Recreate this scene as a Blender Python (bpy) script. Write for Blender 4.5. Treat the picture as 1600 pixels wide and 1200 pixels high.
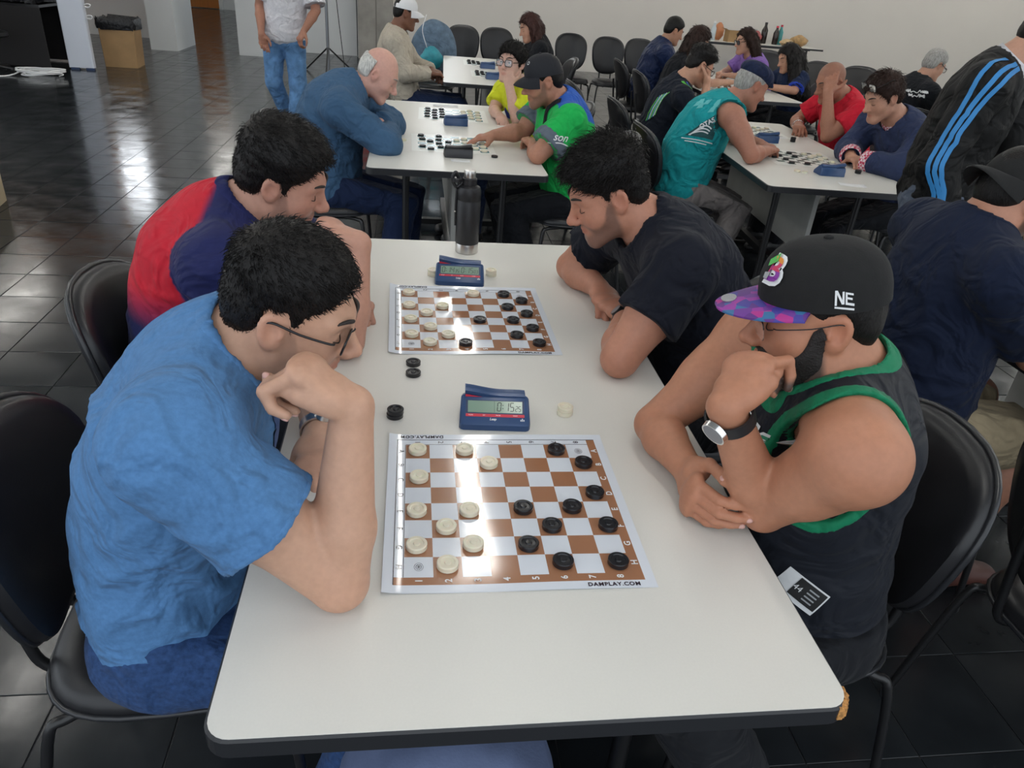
import bpy, bmesh, math, random
import numpy as np
from mathutils import Vector, Matrix

for o in list(bpy.data.objects):
    bpy.data.objects.remove(o, do_unlink=True)
SC = bpy.context.scene
COL = SC.collection
R = math.radians

# ------------------------------------------------------------------ camera
cam_d = bpy.data.cameras.new('camera')
cam_d.sensor_width = 36.0
cam_d.lens = 1154.46 / 1600 * 36.0
cam_d.clip_start = 0.02
cam_d.clip_end = 200
cam = bpy.data.objects.new('camera', cam_d)
COL.objects.link(cam)
cam.matrix_world = Matrix((
    (0.99051805, -0.01042221, -0.13698672, -0.1704),
    (-0.11412885, 0.49263632, -0.86271899, -0.5651),
    (0.07647607, 0.87017288, 0.48677569, 1.5410),
    (0, 0, 0, 1)))
SC.camera = cam

# ------------------------------------------------------------------ world, exposure
world = bpy.data.worlds.new('daylight')
SC.world = world
world.use_nodes = True
bg = world.node_tree.nodes['Background']
bg.inputs['Color'].default_value = (0.86, 0.93, 1.0, 1)
bg.inputs['Strength'].default_value = 1.6
SC.view_settings.view_transform = 'Standard'
SC.view_settings.look = 'None'
SC.view_settings.gamma = 1.0
SC.view_settings.use_curve_mapping = False
SC.view_settings.exposure = -0.10
LAMP_POWER = 26.0       # emission of the ceiling tubes
CEIL = 4.2

# ------------------------------------------------------------------ materials
MATS = {}
def mat(name, col=(0.8, 0.8, 0.8), rough=0.5, metal=0.0, spec=0.5, var=0.0, vscale=20.0,
        bump=0.0, bscale=200.0, attr=False, sss=0.0, coat=0.0, emit=0.0, sheen=0.0, stretch=None, detail=3.0, rvar=0.0, trans=0.0, bdist=0.002):
    if name in MATS:
        return MATS[name]
    m = bpy.data.materials.new(name)
    m.use_nodes = True
    nt = m.node_tree
    b = nt.nodes['Principled BSDF']
    b.inputs['Roughness'].default_value = rough
    b.inputs['Metallic'].default_value = metal
    b.inputs['Specular IOR Level'].default_value = spec
    if coat:
        b.inputs['Coat Weight'].default_value = coat
        b.inputs['Coat Roughness'].default_value = 0.08
    if sheen:
        b.inputs['Sheen Weight'].default_value = sheen
        b.inputs['Sheen Roughness'].default_value = 0.5
    if trans:
        b.inputs['Transmission Weight'].default_value = trans
    c4 = (col[0], col[1], col[2], 1)
    tc = nt.nodes.new('ShaderNodeTexCoord')
    src = tc.outputs['Object']
    if stretch:
        mp = nt.nodes.new('ShaderNodeMapping')
        mp.inputs['Scale'].default_value = stretch
        nt.links.new(src, mp.inputs['Vector'])
        src = mp.outputs['Vector']
    base = None
    if attr:
        a = nt.nodes.new('ShaderNodeAttribute')
        a.attribute_name = 'Col'
        base = a.outputs['Color']
    if var > 0:
        n = nt.nodes.new('ShaderNodeTexNoise')
        n.inputs['Scale'].default_value = vscale
        n.inputs['Detail'].default_value = detail
        nt.links.new(src, n.inputs['Vector'])
        mr = nt.nodes.new('ShaderNodeMapRange')
        mr.inputs['From Min'].default_value = 0.3
        mr.inputs['From Max'].default_value = 0.7
        mr.inputs['To Min'].default_value = 1 - var
        mr.inputs['To Max'].default_value = 1 + var
        nt.links.new(n.outputs['Fac'], mr.inputs['Value'])
        mx = nt.nodes.new('ShaderNodeVectorMath')
        mx.operation = 'SCALE'
        if base is not None:
            nt.links.new(base, mx.inputs[0])
        else:
            mx.inputs[0].default_value = col
        nt.links.new(mr.outputs['Result'], mx.inputs['Scale'])
        base = mx.outputs['Vector']
        if rvar:
            m2 = nt.nodes.new('ShaderNodeMapRange')
            m2.inputs['From Min'].default_value = 0.3
            m2.inputs['From Max'].default_value = 0.7
            m2.inputs['To Min'].default_value = max(0.02, rough - rvar)
            m2.inputs['To Max'].default_value = rough + rvar
            nt.links.new(n.outputs['Fac'], m2.inputs['Value'])
            nt.links.new(m2.outputs['Result'], b.inputs['Roughness'])
    if base is not None:
        nt.links.new(base, b.inputs['Base Color'])
    else:
        b.inputs['Base Color'].default_value = c4
    if sss:
        b.inputs['Subsurface Weight'].default_value = sss
        b.inputs['Subsurface Radius'].default_value = (0.010, 0.004, 0.002)
        b.inputs['Subsurface Scale'].default_value = 1.0
    if emit:
        b.inputs['Emission Color'].default_value = c4
        b.inputs['Emission Strength'].default_value = emit
    if bump > 0:
        n2 = nt.nodes.new('ShaderNodeTexNoise')
        n2.inputs['Scale'].default_value = bscale
        n2.inputs['Detail'].default_value = 4
        nt.links.new(src, n2.inputs['Vector'])
        bp = nt.nodes.new('ShaderNodeBump')
        bp.inputs['Strength'].default_value = bump
        bp.inputs['Distance'].default_value = bdist
        nt.links.new(n2.outputs['Fac'], bp.inputs['Height'])
        nt.links.new(bp.outputs['Normal'], b.inputs['Normal'])
    MATS[name] = m
    return m

M_wall = mat('white_wall_paint', (0.77, 0.73, 0.67), 0.75, var=0.03, vscale=0.7, bump=0.05, bscale=60)
M_wall_cool = mat('cool_white_paint', (0.70, 0.72, 0.72), 0.7, var=0.04, vscale=1.2, bump=0.05, bscale=60)
M_conc = mat('bare_concrete', (0.33, 0.315, 0.285), 0.8, var=0.16, vscale=5, bump=0.25, bscale=30, detail=6)
M_ceil = mat('ceiling_paint', (0.62, 0.62, 0.6), 0.85, var=0.03, vscale=1)
M_tile = mat('slate_tile', (0.018, 0.021, 0.024), 0.17, spec=0.34, var=0.30, vscale=5.0, bump=0.10, bscale=9, detail=6, rvar=0.07, bdist=0.006)
M_grout = mat('grout', (0.045, 0.046, 0.048), 0.5, var=0.2, vscale=30)
M_lam = mat('cream_laminate', (0.73, 0.715, 0.660), 0.33, spec=0.45, var=0.012, vscale=300)
M_band = mat('black_edge_band', (0.018, 0.019, 0.022), 0.4)
M_blackmetal = mat('black_tube_paint', (0.012, 0.012, 0.013), 0.32)
M_greypanel = mat('grey_panel', (0.34, 0.34, 0.315), 0.6, var=0.05, vscale=12)
M_vinyl = mat('black_vinyl', (0.012, 0.012, 0.014), 0.38, bump=0.12, bscale=260, bdist=0.001)
M_piping = mat('black_plastic_edge', (0.02, 0.021, 0.024), 0.28)
M_chrome = mat('chrome', (0.8, 0.8, 0.8), 0.15, metal=1)
M_steel = mat('brushed_steel', (0.62, 0.6, 0.57), 0.28, metal=1, bump=0.05, bscale=300)
M_board_white = mat('board_white', (0.76, 0.80, 0.86), 0.10, spec=0.5, coat=0.6)
M_board_brown = mat('board_brown', (0.36, 0.165, 0.085), 0.10, spec=0.5, coat=0.6)
M_board_ink = mat('board_ink', (0.035, 0.02, 0.03), 0.15, coat=0.5)
M_board_teal = mat('board_teal', (0.09, 0.26, 0.29), 0.25)
M_board_cream = mat('board_cream', (0.84, 0.85, 0.80), 0.3)
M_pw = mat('cream_plastic', (0.80, 0.74, 0.58), 0.28, sss=0.15)
M_pb = mat('black_plastic', (0.010, 0.010, 0.013), 0.22)
M_clock = mat('clock_blue', (0.030, 0.070, 0.175), 0.30)
M_clockd = mat('clock_dark_blue', (0.014, 0.035, 0.10), 0.32)
M_clockblack = mat('clock_black', (0.02, 0.02, 0.022), 0.35)
M_red = mat('clock_red', (0.62, 0.03, 0.06), 0.35)
M_lcd = mat('lcd_glass', (0.22, 0.33, 0.25), 0.12)
M_lcdink = mat('lcd_digit', (0.012, 0.02, 0.016), 0.3)
M_whiteink = mat('white_print', (0.82, 0.82, 0.82), 0.45)
M_blackink = mat('black_print', (0.02, 0.02, 0.02), 0.45)
M_thermos = mat('black_powder_coat', (0.013, 0.013, 0.015), 0.42, bump=0.15, bscale=500, bdist=0.0006)
M_paper = mat('white_paper', (0.8, 0.8, 0.8), 0.7)
M_card = mat('cardboard', (0.36, 0.22, 0.10), 0.75, var=0.10, vscale=6, bump=0.1, bscale=50)
M_bagblack = mat('black_bin_bag', (0.010, 0.010, 0.012), 0.28, bump=0.8, bscale=26, bdist=0.03)
M_orange = mat('orange_wood', (0.42, 0.15, 0.03), 0.4, var=0.12, vscale=3, stretch=(6, 6, 0.6))
M_red_ext = mat('red_enamel', (0.55, 0.012, 0.015), 0.35)
M_lampbody = mat('lamp_white', (0.75, 0.75, 0.75), 0.5)
M_chip = mat('raw_chipboard', (0.50, 0.24, 0.07), 0.8, var=0.4, vscale=220)

# ------------------------------------------------------------------ helpers
def setp(o, label=None, cat=None, group=None, kind=None):
    if label: o['label'] = label
    if cat: o['category'] = cat
    if group: o['group'] = group
    if kind: o['kind'] = kind
    return o
def link(o, parent=None):
    COL.objects.link(o)
    if parent is not None:
        o.parent = parent
    return o
def empty(name, loc=(0, 0, 0), rz=0.0):
    o = bpy.data.objects.new(name, None)
    o.empty_display_size = 0.1
    o.location = loc
    o.rotation_euler = (0, 0, rz)
    return link(o)
def mk(name, v, f, m, parent=None, smooth=False, loc=None, rot=None, midx=None):
    me = bpy.data.meshes.new(name)
    me.from_pydata([tuple(map(float, p)) for p in v], [], f)
    mats = m if isinstance(m, (list, tuple)) else [m]
    for q in mats:
        me.materials.append(q)
    if midx is not None:
        me.polygons.foreach_set('material_index', midx)
    if smooth is True:
        me.polygons.foreach_set('use_smooth', [True] * len(me.polygons))
    elif smooth:
        me.polygons.foreach_set('use_smooth', [True] * len(me.polygons))
        me.set_sharp_from_angle(angle=R(smooth))
    me.update()
    o = bpy.data.objects.new(name, me)
    if loc is not None: o.location = loc
    if rot is not None: o.rotation_euler = rot
    return link(o, parent)
class MB:
    def __init__(s):
        s.v = []; s.f = []; s.mi = []
    def add(s, v, f, mi=0):
        n = len(s.v)
        s.v += [tuple(p) for p in v]
        s.f += [tuple(i + n for i in q) for q in f]
        s.mi += [mi] * len(f)
        return s
    def box(s, x0, x1, y0, y1, z0, z1, mi=0):
        v = [(x, y, z) for z in (z0, z1) for y in (y0, y1) for x in (x0, x1)]
        return s.add(v, [(0, 2, 3, 1), (4, 5, 7, 6), (0, 1, 5, 4), (2, 6, 7, 3), (0, 4, 6, 2), (1, 3, 7, 5)], mi)
    def prism(s, out, z0, z1, mi=0):
        n = len(out)
        v = [(x, y, z0) for x, y in out] + [(x, y, z1) for x, y in out]
        f = [tuple(range(n - 1, -1, -1)), tuple(range(n, 2 * n))]
        f += [(i, (i + 1) % n, n + (i + 1) % n, n + i) for i in range(n)]
        return s.add(v, f, mi)
    def rings(s, rings, cap=True, mi=0, close=True):
        n = len(rings[0]); v = []; f = []
        for r in rings: v += list(r)
        for k in range(len(rings) - 1):
            for i in range(n if close else n - 1):
                a = k * n + i; b = k * n + (i + 1) % n
                f.append((a, b, b + n, a + n))
        if cap:
            f.append(tuple(range(n - 1, -1, -1)))
            f.append(tuple(range((len(rings) - 1) * n, len(rings) * n)))
        return s.add(v, f, mi)
    def lathe(s, prof, n=32, c=(0, 0, 0), mi=0):
        rg = []
        for r, z in prof:
            rg.append([(c[0] + r * math.cos(2 * math.pi * i / n), c[1] + r * math.sin(2 * math.pi * i / n), c[2] + z) for i in range(n)])
        return s.rings(rg, True, mi)
    def tube(s, pts, r, n=10, mi=0, closed=False):
        pts = [Vector(p) for p in pts]
        rad = r if isinstance(r, (list, tuple)) else [r] * len(pts)
        rg = []; prev = None; N = len(pts)
        for i, p in enumerate(pts):
            if closed: t = (pts[(i + 1) % N] - pts[i - 1])
            else: t = pts[min(i + 1, N - 1)] - pts[max(i - 1, 0)]
            t = t.normalized() if t.length > 1e-9 else Vector((0, 0, 1))
            if prev is None:
                a = Vector((0, 0, 1)) if abs(t.z) < 0.9 else Vector((1, 0, 0))
                u = t.cross(a).normalized()
            else:
                u = (prev - t * prev.dot(t)).normalized()
            prev = u; w = t.cross(u)
            rg.append([tuple(p + (u * math.cos(2 * math.pi * k / n) + w * math.sin(2 * math.pi * k / n)) * rad[i]) for k in range(n)])
        if closed:
            rg.append(rg[0])
        return s.rings(rg, not closed, mi)
    def build(s, name, m, parent=None, smooth=False, loc=None, rot=None):
        return mk(name, s.v, s.f, m, parent, smooth, loc, rot, s.mi)
def rrect(x0, x1, y0, y1, r, n=6):
    out = []
    for cx, cy, a0 in ((x1 - r, y1 - r, 0), (x0 + r, y1 - r, 90), (x0 + r, y0 + r, 180), (x1 - r, y0 + r, 270)):
        for k in range(n + 1):
            a = R(a0 + 90 * k / n)
            out.append((cx + r * math.cos(a), cy + r * math.sin(a)))
    return out
def catmull(pts, n=8, closed=False):
    P = [Vector(p) for p in pts]; out = []; N = len(P)
    for i in range(N if closed else N - 1):
        p1, p2 = P[i], P[(i + 1) % N]
        p0 = P[i - 1] if (i > 0 or closed) else p1 * 2 - p2
        p3 = P[(i + 2) % N] if (i + 2 < N or closed) else p2 * 2 - p1
        for k in range(n):
            t = k / n
            out.append(0.5 * ((2 * p1) + (p2 - p0) * t + (2 * p0 - 5 * p1 + 4 * p2 - p3) * t * t + (3 * p1 - p0 - 3 * p2 + p3) * t ** 3))
    if not closed: out.append(P[-1])
    return out
def copy_tree(o, parent=None):
    c = o.copy()
    COL.objects.link(c)
    c.parent = parent
    for ch in o.children:
        copy_tree(ch, c)
    return c
_txt = {}
def text_mesh(s, size=1.0, align='CENTER', extrude=0.0, shear=0.0, bold=0.0, spacing=1.0):
    """flat lettering as plain verts/faces, centred on its own bounding box"""
    key = (s, size, align, extrude, shear, bold, spacing)
    if key in _txt: return _txt[key]
    cu = bpy.data.curves.new('t', 'FONT')
    cu.body = s; cu.size = size; cu.extrude = extrude; cu.shear = shear; cu.offset = bold
    cu.space_character = spacing
    cu.resolution_u = 3
    o = bpy.data.objects.new('t', cu)
    me = bpy.data.meshes.new_from_object(o)
    v = [tuple(p.co) for p in me.vertices]; f = [tuple(p.vertices) for p in me.polygons]
    bpy.data.objects.remove(o); bpy.data.curves.remove(cu); bpy.data.meshes.remove(me)
    if v:
        x0 = min(p[0] for p in v); x1 = max(p[0] for p in v)
        y0 = min(p[1] for p in v); y1 = max(p[1] for p in v)
        v = [(p[0] - (x0 + x1) / 2, p[1] - (y0 + y1) / 2, p[2]) for p in v]
    _txt[key] = (v, f)
    return v, f
def text_on(mb, s, size, c, ux, uy, mi=0, **kw):
    """add lettering to a mesh builder at c with unit axes ux (reading direction) and uy (up)"""
    v, f = text_mesh(s, size, **kw)
    c = Vector(c); ux = Vector(ux); uy = Vector(uy)
    mb.add([tuple(c + ux * p[0] + uy * p[1]) for p in v], f, mi)

# ------------------------------------------------------------------ the room
def structure(o, label=None):
    o['kind'] = 'structure'
    if label: o['label'] = label
    return o
TS = 0.286
fl = MB()
fl.add([(-9.0, -4.0, -0.004), (11.8, -4.0, -0.004), (11.8, 25.0, -0.004), (-9.0, 25.0, -0.004)], [(0, 1, 2, 3)])
floor = structure(fl.build('floor', M_grout), 'dark polished slate floor of square tiles')
# tiles: those that show largest become single objects, the far rest one joined part
tiles = []
C0 = Vector((-0.17, -0.565, 1.541))
for i in range(-36, 37):
    for j in range(-8, 84):
        x0 = 1.317 + i * TS; y0 = 0.681 + j * TS
        if x0 > 11.5 or y0 > 24.6 or x0 < -8.9: continue
        cx, cy = x0 + TS / 2, y0 + TS / 2
        d = Vector((cx, cy, 0)) - C0
        zc = 0.137 * d.x + 0.8627 * d.y - 0.4868 * d.z
        vis = False
        if zc > 0.25:
            px = 800 + 1154 * (0.9905 * d.x - 0.1141 * d.y + 0.0765 * d.z) / zc
            py = 600 - 1154 * (-0.0104 * d.x + 0.4926 * d.y + 0.8702 * d.z) / zc
            vis = -30 < px < 1630 and -10 < py < 1240
            under = abs(cx) < 0.42 and 0 < cy < 1.9
            if under: vis = False
        tiles.append((0 if vis else 1, d.length, x0, y0))
tiles.sort()
rnd = random.Random(3)
def tile_box(w, dz=0.0):
    g = 0.0018; b = 0.0012
    v = [(g, g, -0.004), (w - g, g, -0.004), (w - g, w - g, -0.004), (g, w - g, -0.004),
         (g, g, -b), (w - g, g, -b), (w - g, w - g, -b), (g, w - g, -b),
         (g + b, g + b, 0), (w - g - b, g + b, 0), (w - g - b, w - g - b, 0), (g + b, w - g - b, 0)]
    f = [(8, 9, 10, 11)] + [(i, (i + 1) % 4, 4 + (i + 1) % 4, 4 + i) for i in range(4)] + [(4 + i, 4 + (i + 1) % 4, 8 + (i + 1) % 4, 8 + i) for i in range(4)]
    return v, f
tv, tf = tile_box(TS)
tme = bpy.data.meshes.new('tile')
tme.from_pydata(tv, [], tf)
tme.materials.append(M_tile)
rest = MB()
for k, (nv, dd, x0, y0) in enumerate(tiles):
    tx, ty = rnd.gauss(0, 0.0011), rnd.gauss(0, 0.0011)
    if nv == 0 and k < 290:
        o = bpy.data.objects.new('tile', tme)
        o.location = (x0, y0, rnd.uniform(-0.0006, 0))
        o.rotation_euler = (tx, ty, 0)
        link(o, floor)
    else:
        if (x0 > 7 and y0 < 1) or (y0 < -1.5 and not -2 < x0 < 3): continue
        rest.add([(x0 + p[0], y0 + p[1], (0 if i_ >= 4 else p[2]) + tx * (p[1] - TS / 2) - ty * (p[0] - TS / 2)) for i_, p in enumerate(tv[:8])], [(4, 5, 6, 7)] + tf[1:5])
o = rest.build('tile_field', M_tile, floor)
o['kind'] = 'stuff'

def wall(name, x0, x1, y0, y1, z0, z1, m, label):
    return structure(MB().box(x0, x1, y0, y1, z0, z1).build(name, m), label)
# far white wall with a clerestory opening, left of it the concrete pier
wall('wall_far', -0.55, 0.0, 14.1, 14.3, 0, CEIL, M_wall, 'long plain white wall behind the tables')
far = bpy.data.objects['wall_far']
wb = MB()
wb.box(0.0, 0.75, 14.1, 14.3, 0, 2.45).box(0.0, 0.75, 14.1, 14.3, 3.35, CEIL).box(0.75, 11.8, 14.1, 14.3, 0, CEIL)
wb.build('wall_panel', M_wall, far)
w1 = structure(MB().box(0.0, 0.75, 14.16, 14.20, 2.45, 2.5).box(0.0, 0.75, 14.16, 14.20, 3.3, 3.35).box(0, 0.05, 14.16, 14.20, 2.5, 3.3).box(0.70, 0.75, 14.16, 14.20, 2.5, 3.3).box(0.35, 0.40, 14.16, 14.20, 2.5, 3.3).build('window_1', M_lampbody), 'high clerestory window with white frame')
for a, b in ((0.05, 0.35), (0.40, 0.70)):
    MB().box(a, b, 14.175, 14.185, 2.5, 3.3).build('pane', mat('lit_window_glass', (0.9, 0.95, 1.0), 0.2, emit=9.0), w1)
wall('wall_left_far', -2.55, -1.10, 14.05, 14.25, 0, CEIL, M_wall_cool, 'white wall between round-edged pillar and concrete pier')
pier = structure(MB().box(-1.12, -0.53, 13.75, 14.3, 0, CEIL).build('trim_1', M_conc), 'bare concrete pier in the far wall')
MB().box(-0.82, -0.80, 13.742, 13.75, 0, CEIL).build('joint', mat('concrete_joint', (0.2, 0.19, 0.17), 0.8), pier)
wall('wall_right', 11.6, 11.8, -4.0, 14.3, 0, CEIL, M_wall_cool, 'white side wall beyond the tables')
# recess to the left: wall piece, pillars, orange door far behind
wall('wall_recess', -8.6, -4.45, 14.6, 14.8, 0, CEIL, M_wall_cool, 'grey white wall behind the waste box')
w2 = structure(MB().box(-5.85, -5.80, 14.5, 14.6, 1.95, 3.15).box(-5.20, -5.15, 14.5, 14.6, 1.95, 3.15).box(-5.80, -5.20, 14.5, 14.6, 1.95, 2.0).box(-5.80, -5.20, 14.5, 14.6, 3.10, 3.15).box(-5.52, -5.48, 14.5, 14.6, 2.0, 3.10).build('window_2', M_lampbody), 'high bright window in the recess wall')
for a, b in ((-5.80, -5.52), (-5.48, -5.20)):
    MB().box(a, b, 14.55, 14.56, 2.0, 3.10).build('pane', mat('lit_window_glass', (0.9, 0.95, 1.0), 0.2, emit=9.0), w2)
wall('wall_end', -9.0, -2.0, 23.0, 23.2, 0, CEIL, M_wall_cool, 'distant white end wall')
wall('wall_left', -9.2, -9.0, 6.0, 25.0, 0, CEIL, M_wall_cool, 'white wall on the far left')
d1 = structure(MB().box(-6.25, -5.45, 22.93, 23.0, 0.02, 3.0).build('door_1', M_orange), 'orange wooden door in distant wall')
MB().box(-6.35, -6.25, 22.9, 23.0, 0, 3.1).box(-5.45, -5.35, 22.9, 23.0, 0, 3.1).box(-6.25, -5.45, 22.9, 23.0, 3.0, 3.1).build('door_frame', M_wall_cool, d1)
structure(MB().box(-4.33, -3.92, 12.95, 14.05, 0, CEIL).build('trim_2', M_wall_cool), 'square white pillar right of the waste box')
structure(MB().box(-2.98, -2.60, 13.0, 13.9, 0, CEIL).build('trim_3', M_wall_cool), 'square white pillar beside the walking person')
ceil = structure(MB().box(-9.2, 11.8, -1.2, 25, CEIL, CEIL + 0.15).build('ceiling', M_ceil), 'plain pale ceiling slab')
structure(MB().box(-8.55, -5.0, 12.6, 12.75, 1.2, 3.4).build('wall_panel_wood', M_orange), 'orange brown wooden wall panel')
# ceiling lamps (bare tube battens)
M_tube = mat('lamp_tube_glow', (1.0, 0.98, 0.93), 0.4, emit=LAMP_POWER)
def lamp(x, y, l=2.4):
    e = empty('ceiling_lamp', (x, y, CEIL - 0.11))
    MB().box(-0.09, 0.09, -l / 2, l / 2, 0.05, 0.11).build('housing', M_lampbody, e)
    for s in (-0.055, 0.055):
        MB().tube([(s, -l / 2 + 0.04, 0.025), (s, l / 2 - 0.04, 0.025)], 0.018, 10).build('tube', M_tube, e, smooth=60)
    setp(e, 'twin tube batten lamp fixed to the ceiling', 'ceiling lamp', 'ceiling tube lamps')
    return e
for x in (-7.0, -3.4, 0.38, 4.2, 8.0, 10.6):
    for y in (1.2, 4.9, 8.6, 12.3):
        if x == -7.0 and y < 4: continue
        lamp(x, y)
for x, y in ((-7.0, 18.5), (-5.45, 21.6)):
    lamp(x, y)
# ------------------------------------------------------------------ tables
TZ = 0.75
def table(x, y, w, l, rz, label, chip=False, legs=True):
    """x,y: front left corner; the long side runs away from it"""
    e = empty('folding_table', (x, y, 0), rz)
    setp(e, label, 'table', 'cream laminate tables')
    MB().prism(rrect(0.0015, w - 0.0015, 0.0015, l - 0.0015, 0.03), TZ - 0.006, TZ).build('top', M_lam, e)
    MB().prism(rrect(0.004, w - 0.004, 0.004, l - 0.004, 0.03), TZ - 0.027, TZ - 0.006).build('core_board', M_band, e)
    o1 = rrect(-0.002, w + 0.002, -0.002, l + 0.002, 0.032); i1 = rrect(0.0015, w - 0.0015, 0.0015, l - 0.0015, 0.03)
    lo = [(p[0], p[1], TZ - 0.029) for p in o1]; up = [(p[0], p[1], TZ - 0.0035) for p in o1]; tp = [(p[0], p[1], TZ - 0.0008) for p in i1]
    MB().rings([lo, up, tp], False).build('edge_band', M_band, e)
    MB().box(w * 0.5 - 0.012, w * 0.5 + 0.012, 0.28, l - 0.28, 0.33, TZ - 0.028).build('modesty_panel', M_greypanel, e)
    MB().box(0.12, w - 0.12, 0.26, 0.30, TZ - 0.055, TZ - 0.027).box(0.12, w - 0.12, l - 0.30, l - 0.26, TZ - 0.055, TZ - 0.027).build('cross_rail', M_blackmetal, e)
    MB().box(w * 0.5 - 0.02, w * 0.5 + 0.02, 0.26, l - 0.26, 0.16, 0.20).build('stretcher', M_blackmetal, e)
    for yy in (0.28, l - 0.28):
        for xx in (0.17, w - 0.17):
            MB().tube([(xx, yy, 0.05), (xx, yy, TZ - 0.03)], 0.017, 10).build('leg', M_blackmetal, e, smooth=60)
        MB().box(0.06, w - 0.06, yy - 0.025, yy + 0.025, 0.03, 0.065).build('foot_rail', M_blackmetal, e)
        for xx in (0.09, w - 0.09):
            MB().lathe([(0.018, 0), (0.02, 0.008), (0.014, 0.03)], 10, (xx, yy, 0)).build('glide', M_blackmetal, e)
    if chip:
        rr = random.Random(5); b = MB()
        for k in range(9):
            a = R(-62 + 62 * k / 8); cx, cy = w - 0.030 + 0.0315 * math.cos(a), 0.030 + 0.0315 * math.sin(a)
            s = rr.uniform(0.0025, 0.0045)
            b.add([(cx - s, cy - s, TZ - 0.022), (cx + s, cy - s, TZ - 0.022), (cx + s * 0.6, cy + s, TZ - 0.022), (cx - s, cy + s * 0.8, TZ - 0.022),
                   (cx - s * 1.1, cy - s * 0.5, TZ - rr.uniform(0, 0.003)), (cx + s * 0.5, cy - s, TZ - rr.uniform(0, 0.004)), (cx + s * 0.6, cy + s, TZ - rr.uniform(0.0, 0.003)), (cx - s, cy + s, TZ - 0.001)],
                  [(0, 3, 2, 1), (4, 5, 6, 7), (0, 1, 5, 4), (1, 2, 6, 5), (2, 3, 7, 6), (3, 0, 4, 7)])
        b.build('chipped_corner', M_chip, e)['label'] = 'chipped corner showing raw orange chipboard'
    return e
table(-0.403, 0.0, 0.804, 1.79, 0, 'long cream table with a chipped orange corner, two brown boards on it', True)
table(-0.37, 2.735, 0.81, 1.84, 0, 'cream table where the elderly person in blue jacket plays')
table(0.06, 5.58, 0.80, 1.95, R(-2), 'cream table beside the person in white cap')
table(1.50, 2.765, 0.78, 1.87, R(-3.5), 'cream table between the teal tank top and the red shirt')
table(2.33, 5.72, 0.80, 1.80, 0, 'cream table beside the person in purple shirt')
table(1.43, -0.15, 0.80, 1.80, 0, 'cream table before the person in backwards cap')
table(4.33, 4.45, 0.80, 1.80, 0, 'cream table before the grey haired person')
table(4.75, 12.85, 2.2, 0.75, 0, 'long cream table with snacks standing against the far wall')

# ------------------------------------------------------------------ chairs
def superell(n, a, b, e=2.6, taper=0.0):
    out = []
    for i in range(n):
        t = 2 * math.pi * i / n
        c, s = math.cos(t), math.sin(t)
        x = a * math.copysign(abs(c) ** (2 / e), c); z = b * math.copysign(abs(s) ** (2 / e), s)
        out.append((x * (1 + taper * z / b), z))
    return out
def cushion(out, layers, m, name, parent, frame, smooth=50):
    """out: 2-D outline; layers: (scale inset, offset) pairs; frame maps (u, v, w) to 3-D"""
    b = MB(); rg = []
    for ins, w in layers:
        rg.append([frame(u * ins, v * ins, w) for u, v in out])
    return b.rings(rg, True).build(name, m, parent, smooth=smooth)
def make_chair(label=''):
    e = empty('chair')
    # faces +x; seat centre on origin
    so = superell(36, 0.215, 0.205, 3.2)
    cushion(so, [(0.90, 0.415), (0.985, 0.42), (1.0, 0.432), (0.99, 0.447), (0.93, 0.462), (0.75, 0.470), (0.3, 0.466)], M_vinyl, 'seat', e, lambda u, v, w: (u, v, w))
    MB().tube([(p[0] * 1.01, p[1] * 1.01, 0.428) for p in so], 0.006, 6, closed=True).build('seat_edge', M_piping, e, smooth=True)
    bo = superell(40, 0.205, 0.175, 2.7, 0.10)
    def bf(u, v, w):
        cv = 0.05 * (u / 0.2) ** 2 - 0.012 * (v / 0.17)
        return (-0.235 + w + cv - 0.16 * (v), u, 0.69 + v)
    cushion(bo, [(0.80, -0.030), (0.96, -0.026), (1.0, -0.012), (0.995, 0.004), (0.96, 0.016), (0.85, 0.024), (0.5, 0.026), (0.15, 0.025)], M_vinyl, 'backrest', e, bf)
    MB().tube([bf(u * 1.005, v * 1.005, -0.013) for u, v in bo], 0.0065, 6, closed=True).build('backrest_edge', M_piping, e, smooth=True)
    for s in (-0.075, 0.075):
        MB().tube(catmull([(0.05, s, 0.405), (-0.16, s, 0.405), (-0.225, s, 0.425), (-0.245, s, 0.50), (-0.268, s, 0.68)], 5), 0.0095, 8).build('back_support', M_blackmetal, e, smooth=60)
    for sy in (-1, 1):
        MB().tube(catmull([(0.10, 0.15 * sy, 0.408), (0.165, 0.175 * sy, 0.405), (0.19, 0.19 * sy, 0.36), (0.215, 0.215 * sy, 0.012)], 5), 0.0095, 8).build('leg', M_blackmetal, e, smooth=60)
        MB().tube(catmull([(-0.10, 0.15 * sy, 0.408), (-0.165, 0.175 * sy, 0.405), (-0.20, 0.19 * sy, 0.36), (-0.255, 0.215 * sy, 0.012)], 5), 0.0095, 8).build('leg', M_blackmetal, e, smooth=60)
        for sx in (0.215, -0.255):
            MB().lathe([(0.011, 0), (0.013, 0.004), (0.013, 0.02), (0.01, 0.025)], 8, (sx, 0.215 * sy, 0)).build('glide', M_piping, e)
    MB().tube([(0.10, -0.15, 0.408), (-0.10, -0.15, 0.408)], 0.009, 8).tube([(0.10, 0.15, 0.408), (-0.10, 0.15, 0.408)], 0.009, 8).tube([(0.0, -0.15, 0.408), (0.0, 0.15, 0.408)], 0.009, 8).build('seat_frame', M_blackmetal, e, smooth=60)
    return e
CH0 = make_chair()
_cu = [False]
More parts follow.
